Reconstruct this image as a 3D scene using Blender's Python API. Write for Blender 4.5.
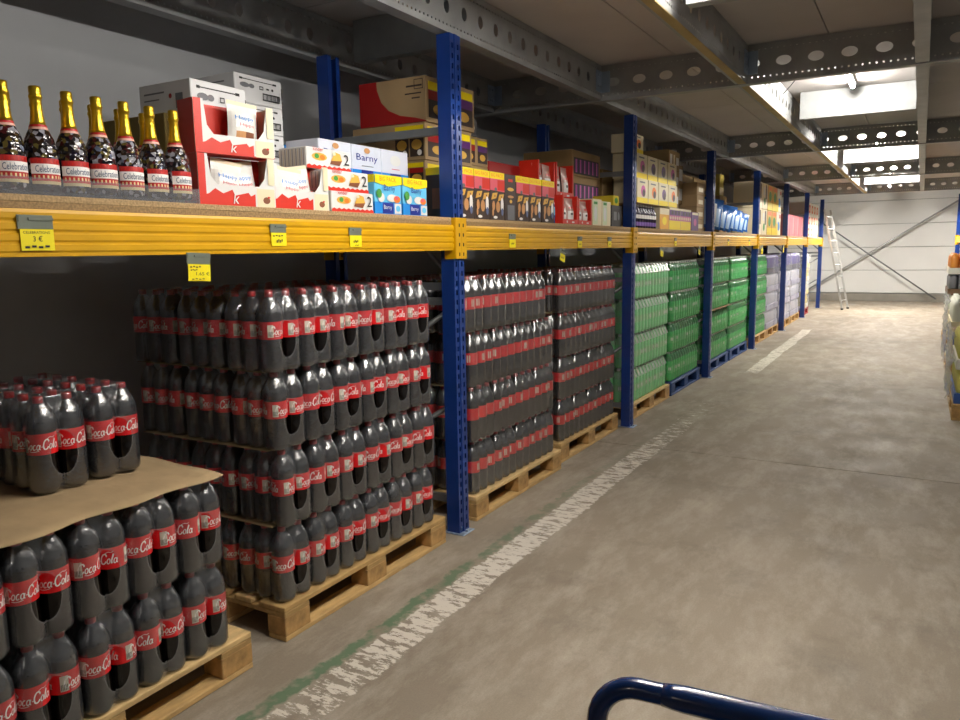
import bpy, bmesh, math, random
from mathutils import Matrix, Vector
random.seed(7)
for o in list(bpy.data.objects): bpy.data.objects.remove(o)
scene = bpy.context.scene
C = scene.collection
PI = math.pi

# ------------------------------------------------------------------ camera, world, exposure
CAM_H = 1.55
YAW, PITCH, ROLL, FPX = 0.5239, 0.1433, 0.0161, 760.46
cd = bpy.data.cameras.new('camera'); cam = bpy.data.objects.new('camera', cd); C.objects.link(cam)
_f = Vector((-math.sin(YAW)*math.cos(PITCH), math.cos(YAW)*math.cos(PITCH), -math.sin(PITCH)))
_r = Vector((math.cos(YAW), math.sin(YAW), 0)); _d = -_r.cross(_f)
_r2 = math.cos(ROLL)*_r + math.sin(ROLL)*_d; _d2 = -math.sin(ROLL)*_r + math.cos(ROLL)*_d
_m = Matrix((_r2, -_d2, -_f)).transposed().to_4x4(); _m.translation = (0, 0, CAM_H)
cam.matrix_world = _m
cd.sensor_width = 36; cd.lens = FPX/960*36; cd.clip_start = 0.02; cd.clip_end = 100
scene.camera = cam
w = bpy.data.worlds.new('world'); scene.world = w; w.use_nodes = True
w.node_tree.nodes['Background'].inputs[0].default_value = (0.8, 0.85, 0.9, 1)
w.node_tree.nodes['Background'].inputs[1].default_value = 0.05
vs = scene.view_settings
vs.view_transform = 'Standard'; vs.look = 'None'; vs.gamma = 1; vs.use_curve_mapping = False
vs.exposure = -0.2
TUBE_POWER = 300.0          # emission strength of the fluorescent tubes

# ------------------------------------------------------------------ materials
def lin(h):
    if isinstance(h, str):
        h = h.lstrip('#'); c = [int(h[i:i+2], 16)/255 for i in (0, 2, 4)]
    else: c = h
    return tuple(x/12.92 if x <= .04045 else ((x+.055)/1.055)**2.4 for x in c) + (1,)
MATS = {}
def mat(name, col='#808080', rough=.5, metal=0, noise=0, scale=8, bump=0, bscale=60, spec=.5, emit=0, coat=0, stretch=None):
    if name in MATS: return MATS[name]
    m = bpy.data.materials.new(name); m.use_nodes = True; nt = m.node_tree; b = nt.nodes['Principled BSDF']
    c = lin(col); b.inputs['Base Color'].default_value = c; b.inputs['Roughness'].default_value = rough
    b.inputs['Metallic'].default_value = metal; b.inputs['Specular IOR Level'].default_value = spec
    if coat: b.inputs['Coat Weight'].default_value = coat; b.inputs['Coat Roughness'].default_value = .1
    if emit: b.inputs['Emission Color'].default_value = c; b.inputs['Emission Strength'].default_value = emit
    if noise or bump:
        tc = nt.nodes.new('ShaderNodeTexCoord'); vec = tc.outputs['Object']
        if stretch:
            mp = nt.nodes.new('ShaderNodeMapping'); mp.inputs['Scale'].default_value = stretch
            nt.links.new(vec, mp.inputs[0]); vec = mp.outputs[0]
    if noise:
        n = nt.nodes.new('ShaderNodeTexNoise'); n.inputs['Scale'].default_value = scale; n.inputs['Detail'].default_value = 5
        nt.links.new(vec, n.inputs['Vector'])
        r = nt.nodes.new('ShaderNodeMapRange'); r.inputs[1].default_value = .3; r.inputs[2].default_value = .7
        r.inputs[3].default_value = 1-noise; r.inputs[4].default_value = 1+noise
        nt.links.new(n.outputs[0], r.inputs[0])
        mx = nt.nodes.new('ShaderNodeVectorMath'); mx.operation = 'SCALE'; mx.inputs[0].default_value = c[:3]
        nt.links.new(r.outputs[0], mx.inputs['Scale']); nt.links.new(mx.outputs[0], b.inputs['Base Color'])
    if bump:
        n2 = nt.nodes.new('ShaderNodeTexNoise'); n2.inputs['Scale'].default_value = bscale; n2.inputs['Detail'].default_value = 3
        nt.links.new(vec, n2.inputs['Vector'])
        bp = nt.nodes.new('ShaderNodeBump'); bp.inputs['Strength'].default_value = bump; bp.inputs['Distance'].default_value = .01
        nt.links.new(n2.outputs[0], bp.inputs['Height']); nt.links.new(bp.outputs[0], b.inputs['Normal'])
    MATS[name] = m; return m
def film(name, milk, col='#ffffff', tint='#ffffff', rough=.12, bump=.5, bscale=45, gloss=.045, edge=.35):
    """thin plastic: mostly see-through, a little milky, glossy on top"""
    if name in MATS: return MATS[name]
    m = bpy.data.materials.new(name); m.use_nodes = True; nt = m.node_tree; N = nt.nodes; L = nt.links
    N.remove(N['Principled BSDF']); out = N['Material Output']
    t = N.new('ShaderNodeBsdfTransparent'); t.inputs[0].default_value = lin(tint)
    d = N.new('ShaderNodeBsdfDiffuse'); d.inputs[0].default_value = lin(col)
    g = N.new('ShaderNodeBsdfGlossy'); g.inputs['Roughness'].default_value = rough
    m1 = N.new('ShaderNodeMixShader'); m1.inputs[0].default_value = milk; L.new(t.outputs[0], m1.inputs[1]); L.new(d.outputs[0], m1.inputs[2])
    lw = N.new('ShaderNodeLayerWeight'); lw.inputs[0].default_value = .5
    pw = N.new('ShaderNodeMath'); pw.operation = 'POWER'; pw.inputs[1].default_value = 3; L.new(lw.outputs['Facing'], pw.inputs[0])
    mr = N.new('ShaderNodeMapRange'); mr.inputs[3].default_value = gloss; mr.inputs[4].default_value = edge; L.new(pw.outputs[0], mr.inputs[0])
    m2 = N.new('ShaderNodeMixShader'); L.new(mr.outputs[0], m2.inputs[0]); L.new(m1.outputs[0], m2.inputs[1]); L.new(g.outputs[0], m2.inputs[2]); L.new(m2.outputs[0], out.inputs[0])
    if bump:
        tc = N.new('ShaderNodeTexCoord'); n2 = N.new('ShaderNodeTexNoise'); n2.inputs['Scale'].default_value = bscale; n2.inputs['Detail'].default_value = 3
        L.new(tc.outputs['Object'], n2.inputs['Vector'])
        bp = N.new('ShaderNodeBump'); bp.inputs['Strength'].default_value = bump; bp.inputs['Distance'].default_value = .01
        L.new(n2.outputs[0], bp.inputs['Height']); L.new(bp.outputs[0], g.inputs['Normal'])
    MATS[name] = m; return m

def floor_material():
    m = bpy.data.materials.new('worn_concrete'); m.use_nodes = True; nt = m.node_tree; N = nt.nodes; L = nt.links
    b = N['Principled BSDF']
    tc = N.new('ShaderNodeTexCoord'); P = tc.outputs['Object']
    def noise(scale, detail=4, vec=P, rough=.55):
        n = N.new('ShaderNodeTexNoise'); n.inputs['Scale'].default_value = scale; n.inputs['Detail'].default_value = detail
        n.inputs['Roughness'].default_value = rough; L.new(vec, n.inputs['Vector']); return n.outputs[0]
    def mrange(v, a, b_, c, d):
        r = N.new('ShaderNodeMapRange'); L.new(v, r.inputs[0])
        for i, x in enumerate((a, b_, c, d)): r.inputs[i+1].default_value = x
        return r.outputs[0]
    def math_(op, a, b_):
        n = N.new('ShaderNodeMath'); n.operation = op
        for i, x in enumerate((a, b_)):
            if isinstance(x, (int, float)): n.inputs[i].default_value = x
            else: L.new(x, n.inputs[i])
        return n.outputs[0]
    def mix(f, a, b_):
        n = N.new('ShaderNodeMix'); n.data_type = 'RGBA'
        for i, x in ((0, f), (6, a), (7, b_)):
            if isinstance(x, tuple): n.inputs[i].default_value = x
            elif isinstance(x, (int, float)): n.inputs[i].default_value = x
            else: L.new(x, n.inputs[i])
        return n.outputs[2]
    sep = N.new('ShaderNodeSeparateXYZ'); L.new(P, sep.inputs[0]); X, Y = sep.outputs[0], sep.outputs[1]
    mp = N.new('ShaderNodeMapping'); mp.inputs['Scale'].default_value = (1, .35, 1); mp.inputs['Rotation'].default_value = (0, 0, .5); L.new(P, mp.inputs[0])
    c1 = mix(mrange(noise(.9, 6, mp.outputs[0]), .3, .7, 0, 1), lin('#7f7464'), lin('#9d9180'))
    c2 = mix(mrange(noise(5, 7, mp.outputs[0], .75), .45, .70, 0, .7), c1, lin('#b9af9f'))
    c3 = mix(mrange(noise(2.3, 7, P, .7), .53, .70, 0, .5), c2, lin('#6b6358'))
    c4 = mix(mrange(noise(160, 2), .35, .65, 0, .18), c3, lin('#5d574f'))
    # worn white line parallel to the racks
    wob = math_('ADD', mrange(noise(1.3, 2), .3, .7, -.018, .018), mrange(noise(24, 4), .3, .7, -.013, .013))
    d = math_('ABSOLUTE', math_('ADD', math_('ADD', X, wob), 1.745), 0)
    band = mrange(d, .078, .086, 1, 0)
    mpw = N.new('ShaderNodeMapping'); mpw.inputs['Scale'].default_value = (6, 16, 1); L.new(P, mpw.inputs[0])
    wear = noise(1.6, 6, mpw.outputs[0], .75)
    # far part of the line is worn away, then it returns
    gone = math_('MULTIPLY', mrange(Y, 4.6, 9.6, 0, 1), mrange(Y, 9.4, 9.9, 1, 0))
    thr = math_('ADD', mrange(gone, 0, 1, .45, .70), mrange(Y, 1.5, 2.6, .08, 0))
    keep = mrange(math_('SUBTRACT', wear, thr), 0, .03, 0, 1)
    stop = mrange(Y, 15.0, 15.3, 1, 0)
    wm = math_('MULTIPLY', math_('MULTIPLY', band, keep), math_('MULTIPLY', stop, .92))
    c5 = mix(wm, c4, lin('#d8d1c4'))
    # thin green line
    dg = math_('ABSOLUTE', math_('ADD', math_('ADD', X, math_('MULTIPLY', wob, 1.4)), 1.868), 0)
    gm = math_('MULTIPLY', mrange(dg, .020, .034, 1, 0), mrange(noise(9, 5), .36, .52, 0, .85))
    gm = math_('MULTIPLY', gm, mrange(Y, 2.6, 5.4, 1, .15))
    gm = math_('MULTIPLY', gm, mrange(Y, 5.6, 7.0, 1, 0))
    c6 = mix(gm, c5, lin('#4f6f50'))
    L.new(c6, b.inputs['Base Color'])
    L.new(mrange(noise(3, 4), .3, .7, .58, .78), b.inputs['Roughness'])
    bp = N.new('ShaderNodeBump'); bp.inputs['Strength'].default_value = .12; bp.inputs['Distance'].default_value = .01
    L.new(noise(40, 5), bp.inputs['Height']); L.new(bp.outputs[0], b.inputs['Normal'])
    return m

GALV = mat('galvanised_steel', '#9b9d9d', .5, .35, noise=.14, scale=5)
GALVD = mat('galvanised_brace', '#8b8e90', .4, .6, noise=.1)
BLUE = mat('blue_enamel', '#12347a', .35, noise=.12, scale=9, coat=.3)
YEL = mat('yellow_enamel', '#cf9d00', .38, noise=.06, scale=6, coat=.2)
YELW = mat('yellow_worn_edge', '#c99a2a', .6, noise=.2, scale=10)
FOOT = mat('zinc_plate', '#9fb0c4', .35, .5)
CHIP = mat('chipboard_edge', '#a58a63', .85, noise=.35, scale=140, bump=.3, bscale=150)
PANEL = mat('ceiling_board', '#bab4b1', .8, noise=.08, scale=1.4)
WOODS = [mat('pallet_wood_%s' % n, c, .8, noise=.22, scale=9, bump=.25, bscale=30, stretch=(4, 1, 4)) for n, c in (('a', '#c5a26a'), ('b', '#b4925c'), ('c', '#d2b27c'))]
WOODB = mat('pallet_block_wood', '#b08a55', .85, noise=.3, scale=22, bump=.3, bscale=40)
PBLUE = mat('blue_plastic_pallet', '#1c3f74', .6, noise=.15)
PRED = mat('red_plastic_pallet', '#8c2320', .6, noise=.15)
CARD = mat('kraft_cardboard', '#a98d66', .85, noise=.1, scale=5)
CARD2 = mat('kraft_cardboard_dark', '#8b7149', .85, noise=.12, scale=5)
SHEET = mat('kraft_sheet', '#a78f6b', .9, noise=.14, scale=7, bump=.8, bscale=9)
TAPE = mat('packing_tape', '#b59a6c', .3)
BLACKP = mat('black_print', '#1b1b1c', .6)
GREYP = mat('grey_print', '#6b6c70', .6)
WHITE = mat('white_card', '#d9d9d7', .55, noise=.03)
CREAM = mat('cream_card', '#e3d6b4', .55)
RED = mat('red_card', '#c9260f', .45)
DRED = mat('dark_red_card', '#9e1512', .5)
ORG = mat('orange_print', '#e9781a', .5)
YELP = mat('yellow_print', '#f4d800', .5)
LBLUE = mat('light_blue_print', '#63bde6', .45)
MBLUE = mat('mid_blue_print', '#1f86d8', .45)
NAVY = mat('navy_print', '#182a86', .45)
BROWN = mat('dark_brown_card', '#3a2a24', .5)
CHOC = mat('chocolate_print', '#7a4526', .5)
COOK = mat('biscuit_print', '#d9a945', .5)
TAN = mat('tan_print', '#c58f5a', .5)
PINK = mat('pink_print', '#d65a6a', .5)
PURP = mat('purple_print', '#59266e', .45)
MAG = mat('magenta_print', '#c64b98', .45)
GRN = mat('green_print', '#3f8d3a', .5)
DARKBX = mat('dark_box', '#2b2624', .6)

# ------------------------------------------------------------------ mesh tools
class MB:
    def __init__(s): s.v = []; s.f = []; s.m = []; s.sm = []
    def face(s, pts, mi=0, smooth=False):
        i = len(s.v); s.v += [tuple(p) for p in pts]; s.f.append(tuple(range(i, i+len(pts)))); s.m.append(mi); s.sm.append(smooth)
    def box(s, x0, x1, y0, y1, z0, z1, mi=0, c=0):
        """box, c = chamfer of the vertical and horizontal edges"""
        if c <= 0:
            i = len(s.v)
            s.v += [(x0,y0,z0),(x1,y0,z0),(x1,y1,z0),(x0,y1,z0),(x0,y0,z1),(x1,y0,z1),(x1,y1,z1),(x0,y1,z1)]
            for q in ((0,3,2,1),(4,5,6,7),(0,1,5,4),(1,2,6,5),(2,3,7,6),(3,0,4,7)):
                s.f.append(tuple(i+k for k in q)); s.m.append(mi); s.sm.append(False)
            return
        X = (x0, x1); Y = (y0, y1); Z = (z0, z1); i = len(s.v)
        idx = {}
        for a in (0, 1):
            for b in (0, 1):
                for e in (0, 1):
                    sx = c if a == 0 else -c; sy = c if b == 0 else -c; sz = c if e == 0 else -c
                    for k, p in enumerate(((X[a], Y[b]+sy, Z[e]+sz), (X[a]+sx, Y[b], Z[e]+sz), (X[a]+sx, Y[b]+sy, Z[e]))):
                        idx[(a, b, e, k)] = len(s.v); s.v.append(p)
        def F(*q): s.f.append(tuple(q)); s.m.append(mi); s.sm.append(False)
        for a in (0, 1):
            q = [idx[(a,0,0,0)], idx[(a,1,0,0)], idx[(a,1,1,0)], idx[(a,0,1,0)]]; F(*(q if a else q[::-1]))
            q = [idx[(0,a,0,1)], idx[(0,a,1,1)], idx[(1,a,1,1)], idx[(1,a,0,1)]]; F(*(q if a else q[::-1]))
            q = [idx[(0,0,a,2)], idx[(1,0,a,2)], idx[(1,1,a,2)], idx[(0,1,a,2)]]; F(*(q if a else q[::-1]))
        for a in (0, 1):
            for b in (0, 1):
                F(idx[(a,b,0,0)], idx[(a,b,0,1)], idx[(a,b,1,1)], idx[(a,b,1,0)])
                F(idx[(a,0,b,0)], idx[(a,0,b,2)], idx[(a,1,b,2)], idx[(a,1,b,0)])
                F(idx[(0,a,b,1)], idx[(0,a,b,2)], idx[(1,a,b,2)], idx[(1,a,b,1)])
                for e in (0, 1): F(idx[(a,b,e,0)], idx[(a,b,e,1)], idx[(a,b,e,2)])
    def prism(s, prof, axis, a0, a1, mi=0, caps=True):
        """extrude a closed 2D profile along axis ('x': (y,z), 'y': (x,z), 'z': (x,y))"""
        def P(u, v, t): return {'x': (t,u,v), 'y': (u,t,v), 'z': (u,v,t)}[axis]
        i = len(s.v); n = len(prof)
        s.v += [P(u, v, a0) for u, v in prof] + [P(u, v, a1) for u, v in prof]
        for k in range(n):
            k2 = (k+1) % n; s.f.append((i+k, i+k2, i+n+k2, i+n+k)); s.m.append(mi); s.sm.append(False)
        if caps:
            s.f.append(tuple(i+k for k in range(n))); s.m.append(mi); s.sm.append(False)
            s.f.append(tuple(i+n+k for k in reversed(range(n)))); s.m.append(mi); s.sm.append(False)
    def lathe(s, prof, seg=16, mi=0, cx=0, cy=0, mfun=None, cap0=True, cap1=True):
        i = len(s.v); n = len(prof)
        for r, z in prof:
            for k in range(seg):
                a = 2*PI*k/seg; s.v.append((cx+r*math.cos(a), cy+r*math.sin(a), z))
        for j in range(n-1):
            m_ = mfun((prof[j][1]+prof[j+1][1])/2) if mfun else mi
            for k in range(seg):
                k2 = (k+1) % seg
                s.f.append((i+j*seg+k, i+j*seg+k2, i+(j+1)*seg+k2, i+(j+1)*seg+k)); s.m.append(m_); s.sm.append(True)
        if cap0: s.f.append(tuple(i+k for k in reversed(range(seg)))); s.m.append(mfun(prof[0][1]) if mfun else mi); s.sm.append(False)
        if cap1: s.f.append(tuple(i+(n-1)*seg+k for k in range(seg))); s.m.append(mfun(prof[-1][1]) if mfun else mi); s.sm.append(False)
    def tube(s, path, r, seg=8, mi=0):
        pts = [Vector(p) for p in path]; i = len(s.v); n = len(pts); prev = None
        rr = r if isinstance(r, (list, tuple)) else [r]*n
        for j, p in enumerate(pts):
            t = (pts[min(j+1, n-1)] - pts[max(j-1, 0)]).normalized()
            if prev is None:
                a = Vector((0,0,1)) if abs(t.z) < .9 else Vector((1,0,0)); u = t.cross(a).normalized()
            else: u = (prev - t*prev.dot(t)).normalized()
            prev = u; v = t.cross(u)
            for k in range(seg):
                a = 2*PI*k/seg; s.v.append(tuple(p + rr[j]*(math.cos(a)*u + math.sin(a)*v)))
        for j in range(n-1):
            for k in range(seg):
                k2 = (k+1) % seg; s.f.append((i+j*seg+k, i+j*seg+k2, i+(j+1)*seg+k2, i+(j+1)*seg+k)); s.m.append(mi); s.sm.append(True)
        s.f.append(tuple(i+k for k in reversed(range(seg)))); s.m.append(mi); s.sm.append(False)
        s.f.append(tuple(i+(n-1)*seg+k for k in range(seg))); s.m.append(mi); s.sm.append(False)
    def mesh(s, name, mats, fix=True):
        me = bpy.data.meshes.new(name); me.from_pydata(s.v, [], s.f)
        for m in (mats if isinstance(mats, (list, tuple)) else [mats]): me.materials.append(m)
        me.polygons.foreach_set('material_index', s.m); me.polygons.foreach_set('use_smooth', s.sm)
        if fix:
            bm = bmesh.new(); bm.from_mesh(me); bmesh.ops.recalc_face_normals(bm, faces=bm.faces); bm.to_mesh(me); bm.free()
        me.update(); return me
    def build(s, name, mats, parent=None, loc=(0,0,0), rotz=0, fix=True):
        return ob(name, s.mesh(name, mats, fix), parent, loc, rotz)
def ob(name, me, parent=None, loc=(0,0,0), rotz=0):
    o = bpy.data.objects.new(name, me); C.objects.link(o); o.location = loc
    if rotz: o.rotation_euler = (0, 0, rotz)
    if parent: o.parent = parent
    return o
def tag(o, label, cat, group=None):
    o['label'] = label; o['category'] = cat
    if group: o['group'] = group
    return o
def thing(name, label, cat, loc=(0,0,0), rotz=0, group=None):
    o = ob(name, None, None, loc, rotz); o.empty_display_size = .05; return tag(o, label, cat, group)
def struct(name, mb, mats, parent=None, loc=(0,0,0)):
    o = mb.build(name, mats, parent, loc)
    if not parent: o['kind'] = 'structure'
    return o
ORD = ['first', 'second', 'third', 'fourth', 'fifth', 'sixth', 'seventh', 'eighth', 'ninth', 'tenth']

# text as flat outlines
TXT = {}
def text2d(s):
    """vertices and faces of a word, height of its tallest letter = 1, left end at 0"""
    if s in TXT: return TXT[s]
    cu = bpy.data.curves.new('word', 'FONT'); cu.body = s; cu.resolution_u = 2
    o = bpy.data.objects.new('word', cu); me = bpy.data.meshes.new_from_object(o)
    vs_ = [(v.co.x, v.co.y) for v in me.vertices]; fs = [tuple(p.vertices) for p in me.polygons]
    x0 = min(v[0] for v in vs_); x1 = max(v[0] for v in vs_); y0 = min(v[1] for v in vs_); y1 = max(v[1] for v in vs_)
    k = 1/(y1-y0); TXT[s] = ([((x-x0)*k, (y-y0)*k) for x, y in vs_], fs, (x1-x0)*k)
    bpy.data.objects.remove(o); bpy.data.curves.remove(cu); bpy.data.meshes.remove(me)
    return TXT[s]
class Print:
    """flat print on one face of a box; u, v in 0..1 of that face"""
    def __init__(s, w, h): s.w = w; s.h = h; s.it = []; s.mats = []
    def mi(s, m):
        if m not in s.mats: s.mats.append(m)
        return s.mats.index(m)
    def poly(s, pts, m): s.it.append(([(u*s.w, v*s.h) for u, v in pts], [tuple(range(len(pts)))], s.mi(m))); return s
    def rect(s, u0, u1, v0, v1, m): return s.poly([(u0,v0),(u1,v0),(u1,v1),(u0,v1)], m)
    def oval(s, u, v, ru, rv, m, n=12): return s.poly([(u+ru*math.cos(2*PI*k/n), v+rv*math.sin(2*PI*k/n)) for k in range(n)], m)
    def ring(s, u0, u1, v0, v1, t, m):
        tu = t/s.w; tv = t/s.h
        return s.rect(u0,u1,v0,v0+tv,m).rect(u0,u1,v1-tv,v1,m).rect(u0,u0+tu,v0,v1,m).rect(u1-tu,u1,v0,v1,m)
    def text(s, t, u, v, width, m, height=None, shear=0):
        """word starting at u, baseline v, fitted to `width` of the face"""
        vs_, fs, L_ = text2d(t); kx = width*s.w/L_; ky = (height*s.h if height else kx)
        s.it.append(([(u*s.w+(x+shear*y)*kx, v*s.h+y*ky) for x, y in vs_], fs, s.mi(m))); return s
    def zig(s, v0, v1, n, m, u0=0, u1=1):
        pts = [(u0, v0)]; k = n*2
        pts = [(u0, 0), (u1, 0)] + [(u1-(u1-u0)*i/k, (v1 if i % 2 else v0)) for i in range(k+1)]
        return s.poly(pts, m)
    def put(s, parent, face, x, y, z, name='printed_front'):
        """lower-left corner of the face at local (x, y, z)"""
        b = MB()
        for k, (vs_, fs, mi) in enumerate(s.it):
            e = .0006*(k+1); i = len(b.v)
            for a, c in vs_: b.v.append((x+e, y+a, z+c) if face == 'F' else (x+a, y-e, z+c))
            for f in fs: b.f.append(tuple(i+q for q in f)); b.m.append(mi); b.sm.append(False)
        return b.build(name, s.mats, parent, fix=False)

# ------------------------------------------------------------------ the hall
RX = -2.118                 # aisle face of the left racks
Y0, DY = 3.412, 2.8406      # first visible post, bay length
ZB = 2.65                   # underside of the mezzanine beams
ZC = 2.90                   # underside of the ceiling boards
WALLX, ENDY, RIGHTX, BACKY = -3.55, 23.5, 3.2, -7.0
fm = floor_material()
b = MB()
b.box(WALLX-.1, RIGHTX+.1, BACKY-.1, 5.673, -.12, 0, 0, .002); b.box(WALLX-.1, RIGHTX+.1, 5.686, ENDY+.1, -.12, 0, 0, .002)
b.box(WALLX-.1, RIGHTX+.1, 5.67, 5.69, -.14, -.012, 1)
struct('floor', b, [fm, mat('joint_filler', '#4a443d', .9)])
LWALL = mat('painted_wall', '#b6b8bb', .8, noise=.06, scale=2)
b = MB(); b.box(WALLX-.15, WALLX, BACKY-.1, ENDY+.1, 0, 4.4); struct('wall_left', b, LWALL)
b = MB(); b.box(RIGHTX, RIGHTX+.15, BACKY-.1, ENDY+.1, 0, 4.4); struct('wall_right', b, LWALL)
b = MB(); b.box(WALLX, RIGHTX, BACKY-.15, BACKY, 0, 4.4); struct('wall_back', b, LWALL)
ENDW = mat('end_wall_panel', '#dcdcd9', .6, noise=.03, scale=1.5)
b = MB(); b.box(WALLX, RIGHTX, ENDY+.05, ENDY+.2, 0, 4.4); wend = struct('wall_end', b, mat('panel_joint', '#9a9a98', .8))
z = .22
while z < 4.3:
    b = MB(); b.box(WALLX+.002, RIGHTX-.002, ENDY+.012, ENDY+.05, z+.006, z+.62-.006, 0, .006); b.build('panel', ENDW, wend); z += .62
b = MB(); b.box(WALLX, RIGHTX, ENDY-.03, ENDY+.05, 0, .20, 0, .01); struct('baseboard_end', b, mat('concrete_plinth', '#8c877e', .8, noise=.12, scale=3))

# mezzanine above: boards on a grid of perforated galvanised C-beams
CBY = [-3.2, 1.2, 5.6, 10.0, 14.4, 18.9]
JY = [-1.0, 3.72, 7.55, 11.95, 16.4]
LBX = [-3.06, RX-.03, -1.10, -.10, 1.0, 2.1]
ceil = ob('ceiling', None); ceil['kind'] = 'structure'; ceil.location = (0, 0, ZC)
xs = [WALLX, -2.6, -1.6, -.6, .45, 1.5, RIGHTX]; ys = [-5.4, -3.2, -1.0, 1.2, 3.4, 5.6, 7.8, 10.0, 12.2, 14.4, 16.6, 18.9, 21.0]
for i in range(len(xs)-1):
    for j in range(len(ys)-1):
        b = MB(); b.box(xs[i]+.003, xs[i+1]-.003, ys[j]+.003, ys[j+1]-.003, 0, .038, 0, .003); b.build('ceiling_board', PANEL, ceil)
def web(b, L, h, pitch, slot, dots=True, place=None):
    """perforated web of a beam in the (u, v) plane with real holes"""
    n = max(1, round(L/pitch)); p = L/n
    def F(pts): b.face([place(u, v) for u, v in pts])
    v0, v1 = h*.22, h*.78
    for i in range(n):
        u0 = i*p; uc = u0+p/2
        if slot:
            ru, rv = slot; K = 16
            el = [(uc+ru*math.cos(2*PI*k/K), h/2+rv*math.sin(2*PI*k/K)) for k in range(K)]
            def edge(k):
                a = 2*PI*k/K; cx, sy = math.cos(a), math.sin(a); t = 1/max(abs(cx), abs(sy)); return (uc+cx*t*p/2, h/2+sy*t*(v1-v0)/2)
            for k in range(K): F([el[k], edge(k), edge(k+1), el[(k+1) % K]])
        else: F([(u0,v0),(u0+p,v0),(u0+p,v1),(u0,v1)])
        for (a, c) in ((0, v0), (v1, h)):
            if not dots: F([(u0,a),(u0+p,a),(u0+p,c),(u0,c)]); continue
            q = 5; s_ = p/q; hs = .005; vm = (a+c)/2 + (.008 if a == 0 else -.008)
            for k in range(q):
                x0 = u0+k*s_; x1 = x0+s_; m = (x0+x1)/2
                F([(x0,a),(x1,a),(x1,vm-hs),(x0,vm-hs)]); F([(x0,vm+hs),(x1,vm+hs),(x1,c),(x0,c)])
                F([(x0,vm-hs),(m-hs,vm-hs),(m-hs,vm+hs),(x0,vm+hs)]); F([(m+hs,vm-hs),(x1,vm-hs),(x1,vm+hs),(m+hs,vm+hs)])
FL = .075
def cross_beam(y, x0, x1, z0, h, name, label, slot=(.048, .031), pitch=.20, group=None):
    t = thing(name, label, 'beam', ((x0+x1)/2, y, z0), group=group)
    b = MB(); L = x1-x0
    web(b, L, h, pitch, slot, slot is not None, lambda u, v: (u-L/2, 0, v)); b.build('web', GALV, t)
    b = MB(); b.box(-L/2, L/2, .001, FL, -.003, 0); b.box(-L/2, L/2, FL-.003, FL, 0, .018); b.build('bottom_flange', GALV, t)
    b = MB(); b.box(-L/2, L/2, .001, FL, h-.004, h-.001); b.box(-L/2, L/2, FL-.003, FL, h-.02, h-.004); b.build('top_flange', GALV, t)
    return t
for i, y in enumerate(CBY[1:]):
    lab = ['behind the camera', 'nearest in view', 'second in view', 'third in view', 'last before the white end wall'][i]
    cross_beam(y, WALLX+.01, RIGHTX-.01, ZB-.004, .25, 'cross_beam', 'perforated galvanised ceiling cross beam with oval holes, ' + lab, group='ceiling cross beams')
for i, y in enumerate(JY):
    lab = ['behind the camera', 'at the top edge of the view', 'lit by the nearest visible tube lamp', 'lit by the second visible lamp', 'lit by the farthest lamp'][i]
    for k in range(len(LBX)-1):
        x0, x1 = LBX[k], LBX[k+1]
        if not (k == 2 or (k == 0 and i == 1)): continue
        if k != 2: lb = 'plain galvanised ceiling joist, bay %s, %s' % (['over the left rack', 'left of the lamps', '', 'right of the lamps', 'over the right rack'][k], ORD[i] + ' from the camera')
        else: lb = 'plain galvanised ceiling joist ' + lab
        cross_beam(y, x0+.085, x1-.01, ZB+.018, .228, 'ceiling_joist', lb, None, .5, group='ceiling joists')
def long_beam(x, y0, y1, flip, label):
    """runs along the aisle; web faces the aisle (+x) or the other way"""
    t = thing('ceiling_beam', label, 'beam', (x, y0, ZB), group='long ceiling beams')
    s_ = -1 if flip else 1; L = y1-y0; h = .246
    b = MB(); web(b, L, h, .17, (.026, .034), True, lambda u, v: (0, u, v)); b.build('web', GALV, t)
    b = MB(); b.box(min(-s_*FL, -s_*.001), max(-s_*FL, -s_*.001), 0, L, -.0005, .003); xx = -s_*FL; b.box(min(xx, xx+s_*.003), max(xx, xx+s_*.003), 0, L, .003, .02); b.build('bottom_flange', GALV, t)
    b = MB(); b.box(min(-s_*FL, -s_*.001), max(-s_*FL, -s_*.001), 0, L, h-.004, h-.001); b.build('top_flange', GALV, t)
    return t
where = ['above the rear posts of the left rack', 'above the front posts of the left rack', 'left of the tube lamps', 'right of the tube lamps', 'above the right rack', 'near the right wall']
for k, x in enumerate(LBX):
    for j in range(len(CBY)-1):
        t = long_beam(x, CBY[j]+FL+.004, CBY[j+1]-.004, k in (3,), 'slotted galvanised long ceiling beam %s, %s span' % (where[k], ['rearmost', 'overhead', 'second', 'third', 'farthest'][j]))
        if k == 2:    # yellowish bottom edge strip
            b = MB(); b.box(-FL*.72, -.002, 0, CBY[j+1]-CBY[j]-FL-.008, -.004, -.001); b.build('edge_strip', mat('yellowed_edge', '#a8925a', .6, noise=.2, scale=4), t)
        # bolted cleat at the far end
        b = MB(); b.box(.001, .006, -.11, 0, .05, .2); b.box(.001, .07, -.006, 0, .05, .2)
        for zz in (.085, .165):
            for yy in (-.08, -.04): b.box(.006, .016, yy-.009, yy+.009, zz-.009, zz+.009)
        b.build('bolted_cleat', FOOT, t, (0, CBY[j+1]-CBY[j]-FL-.009, 0))

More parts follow.
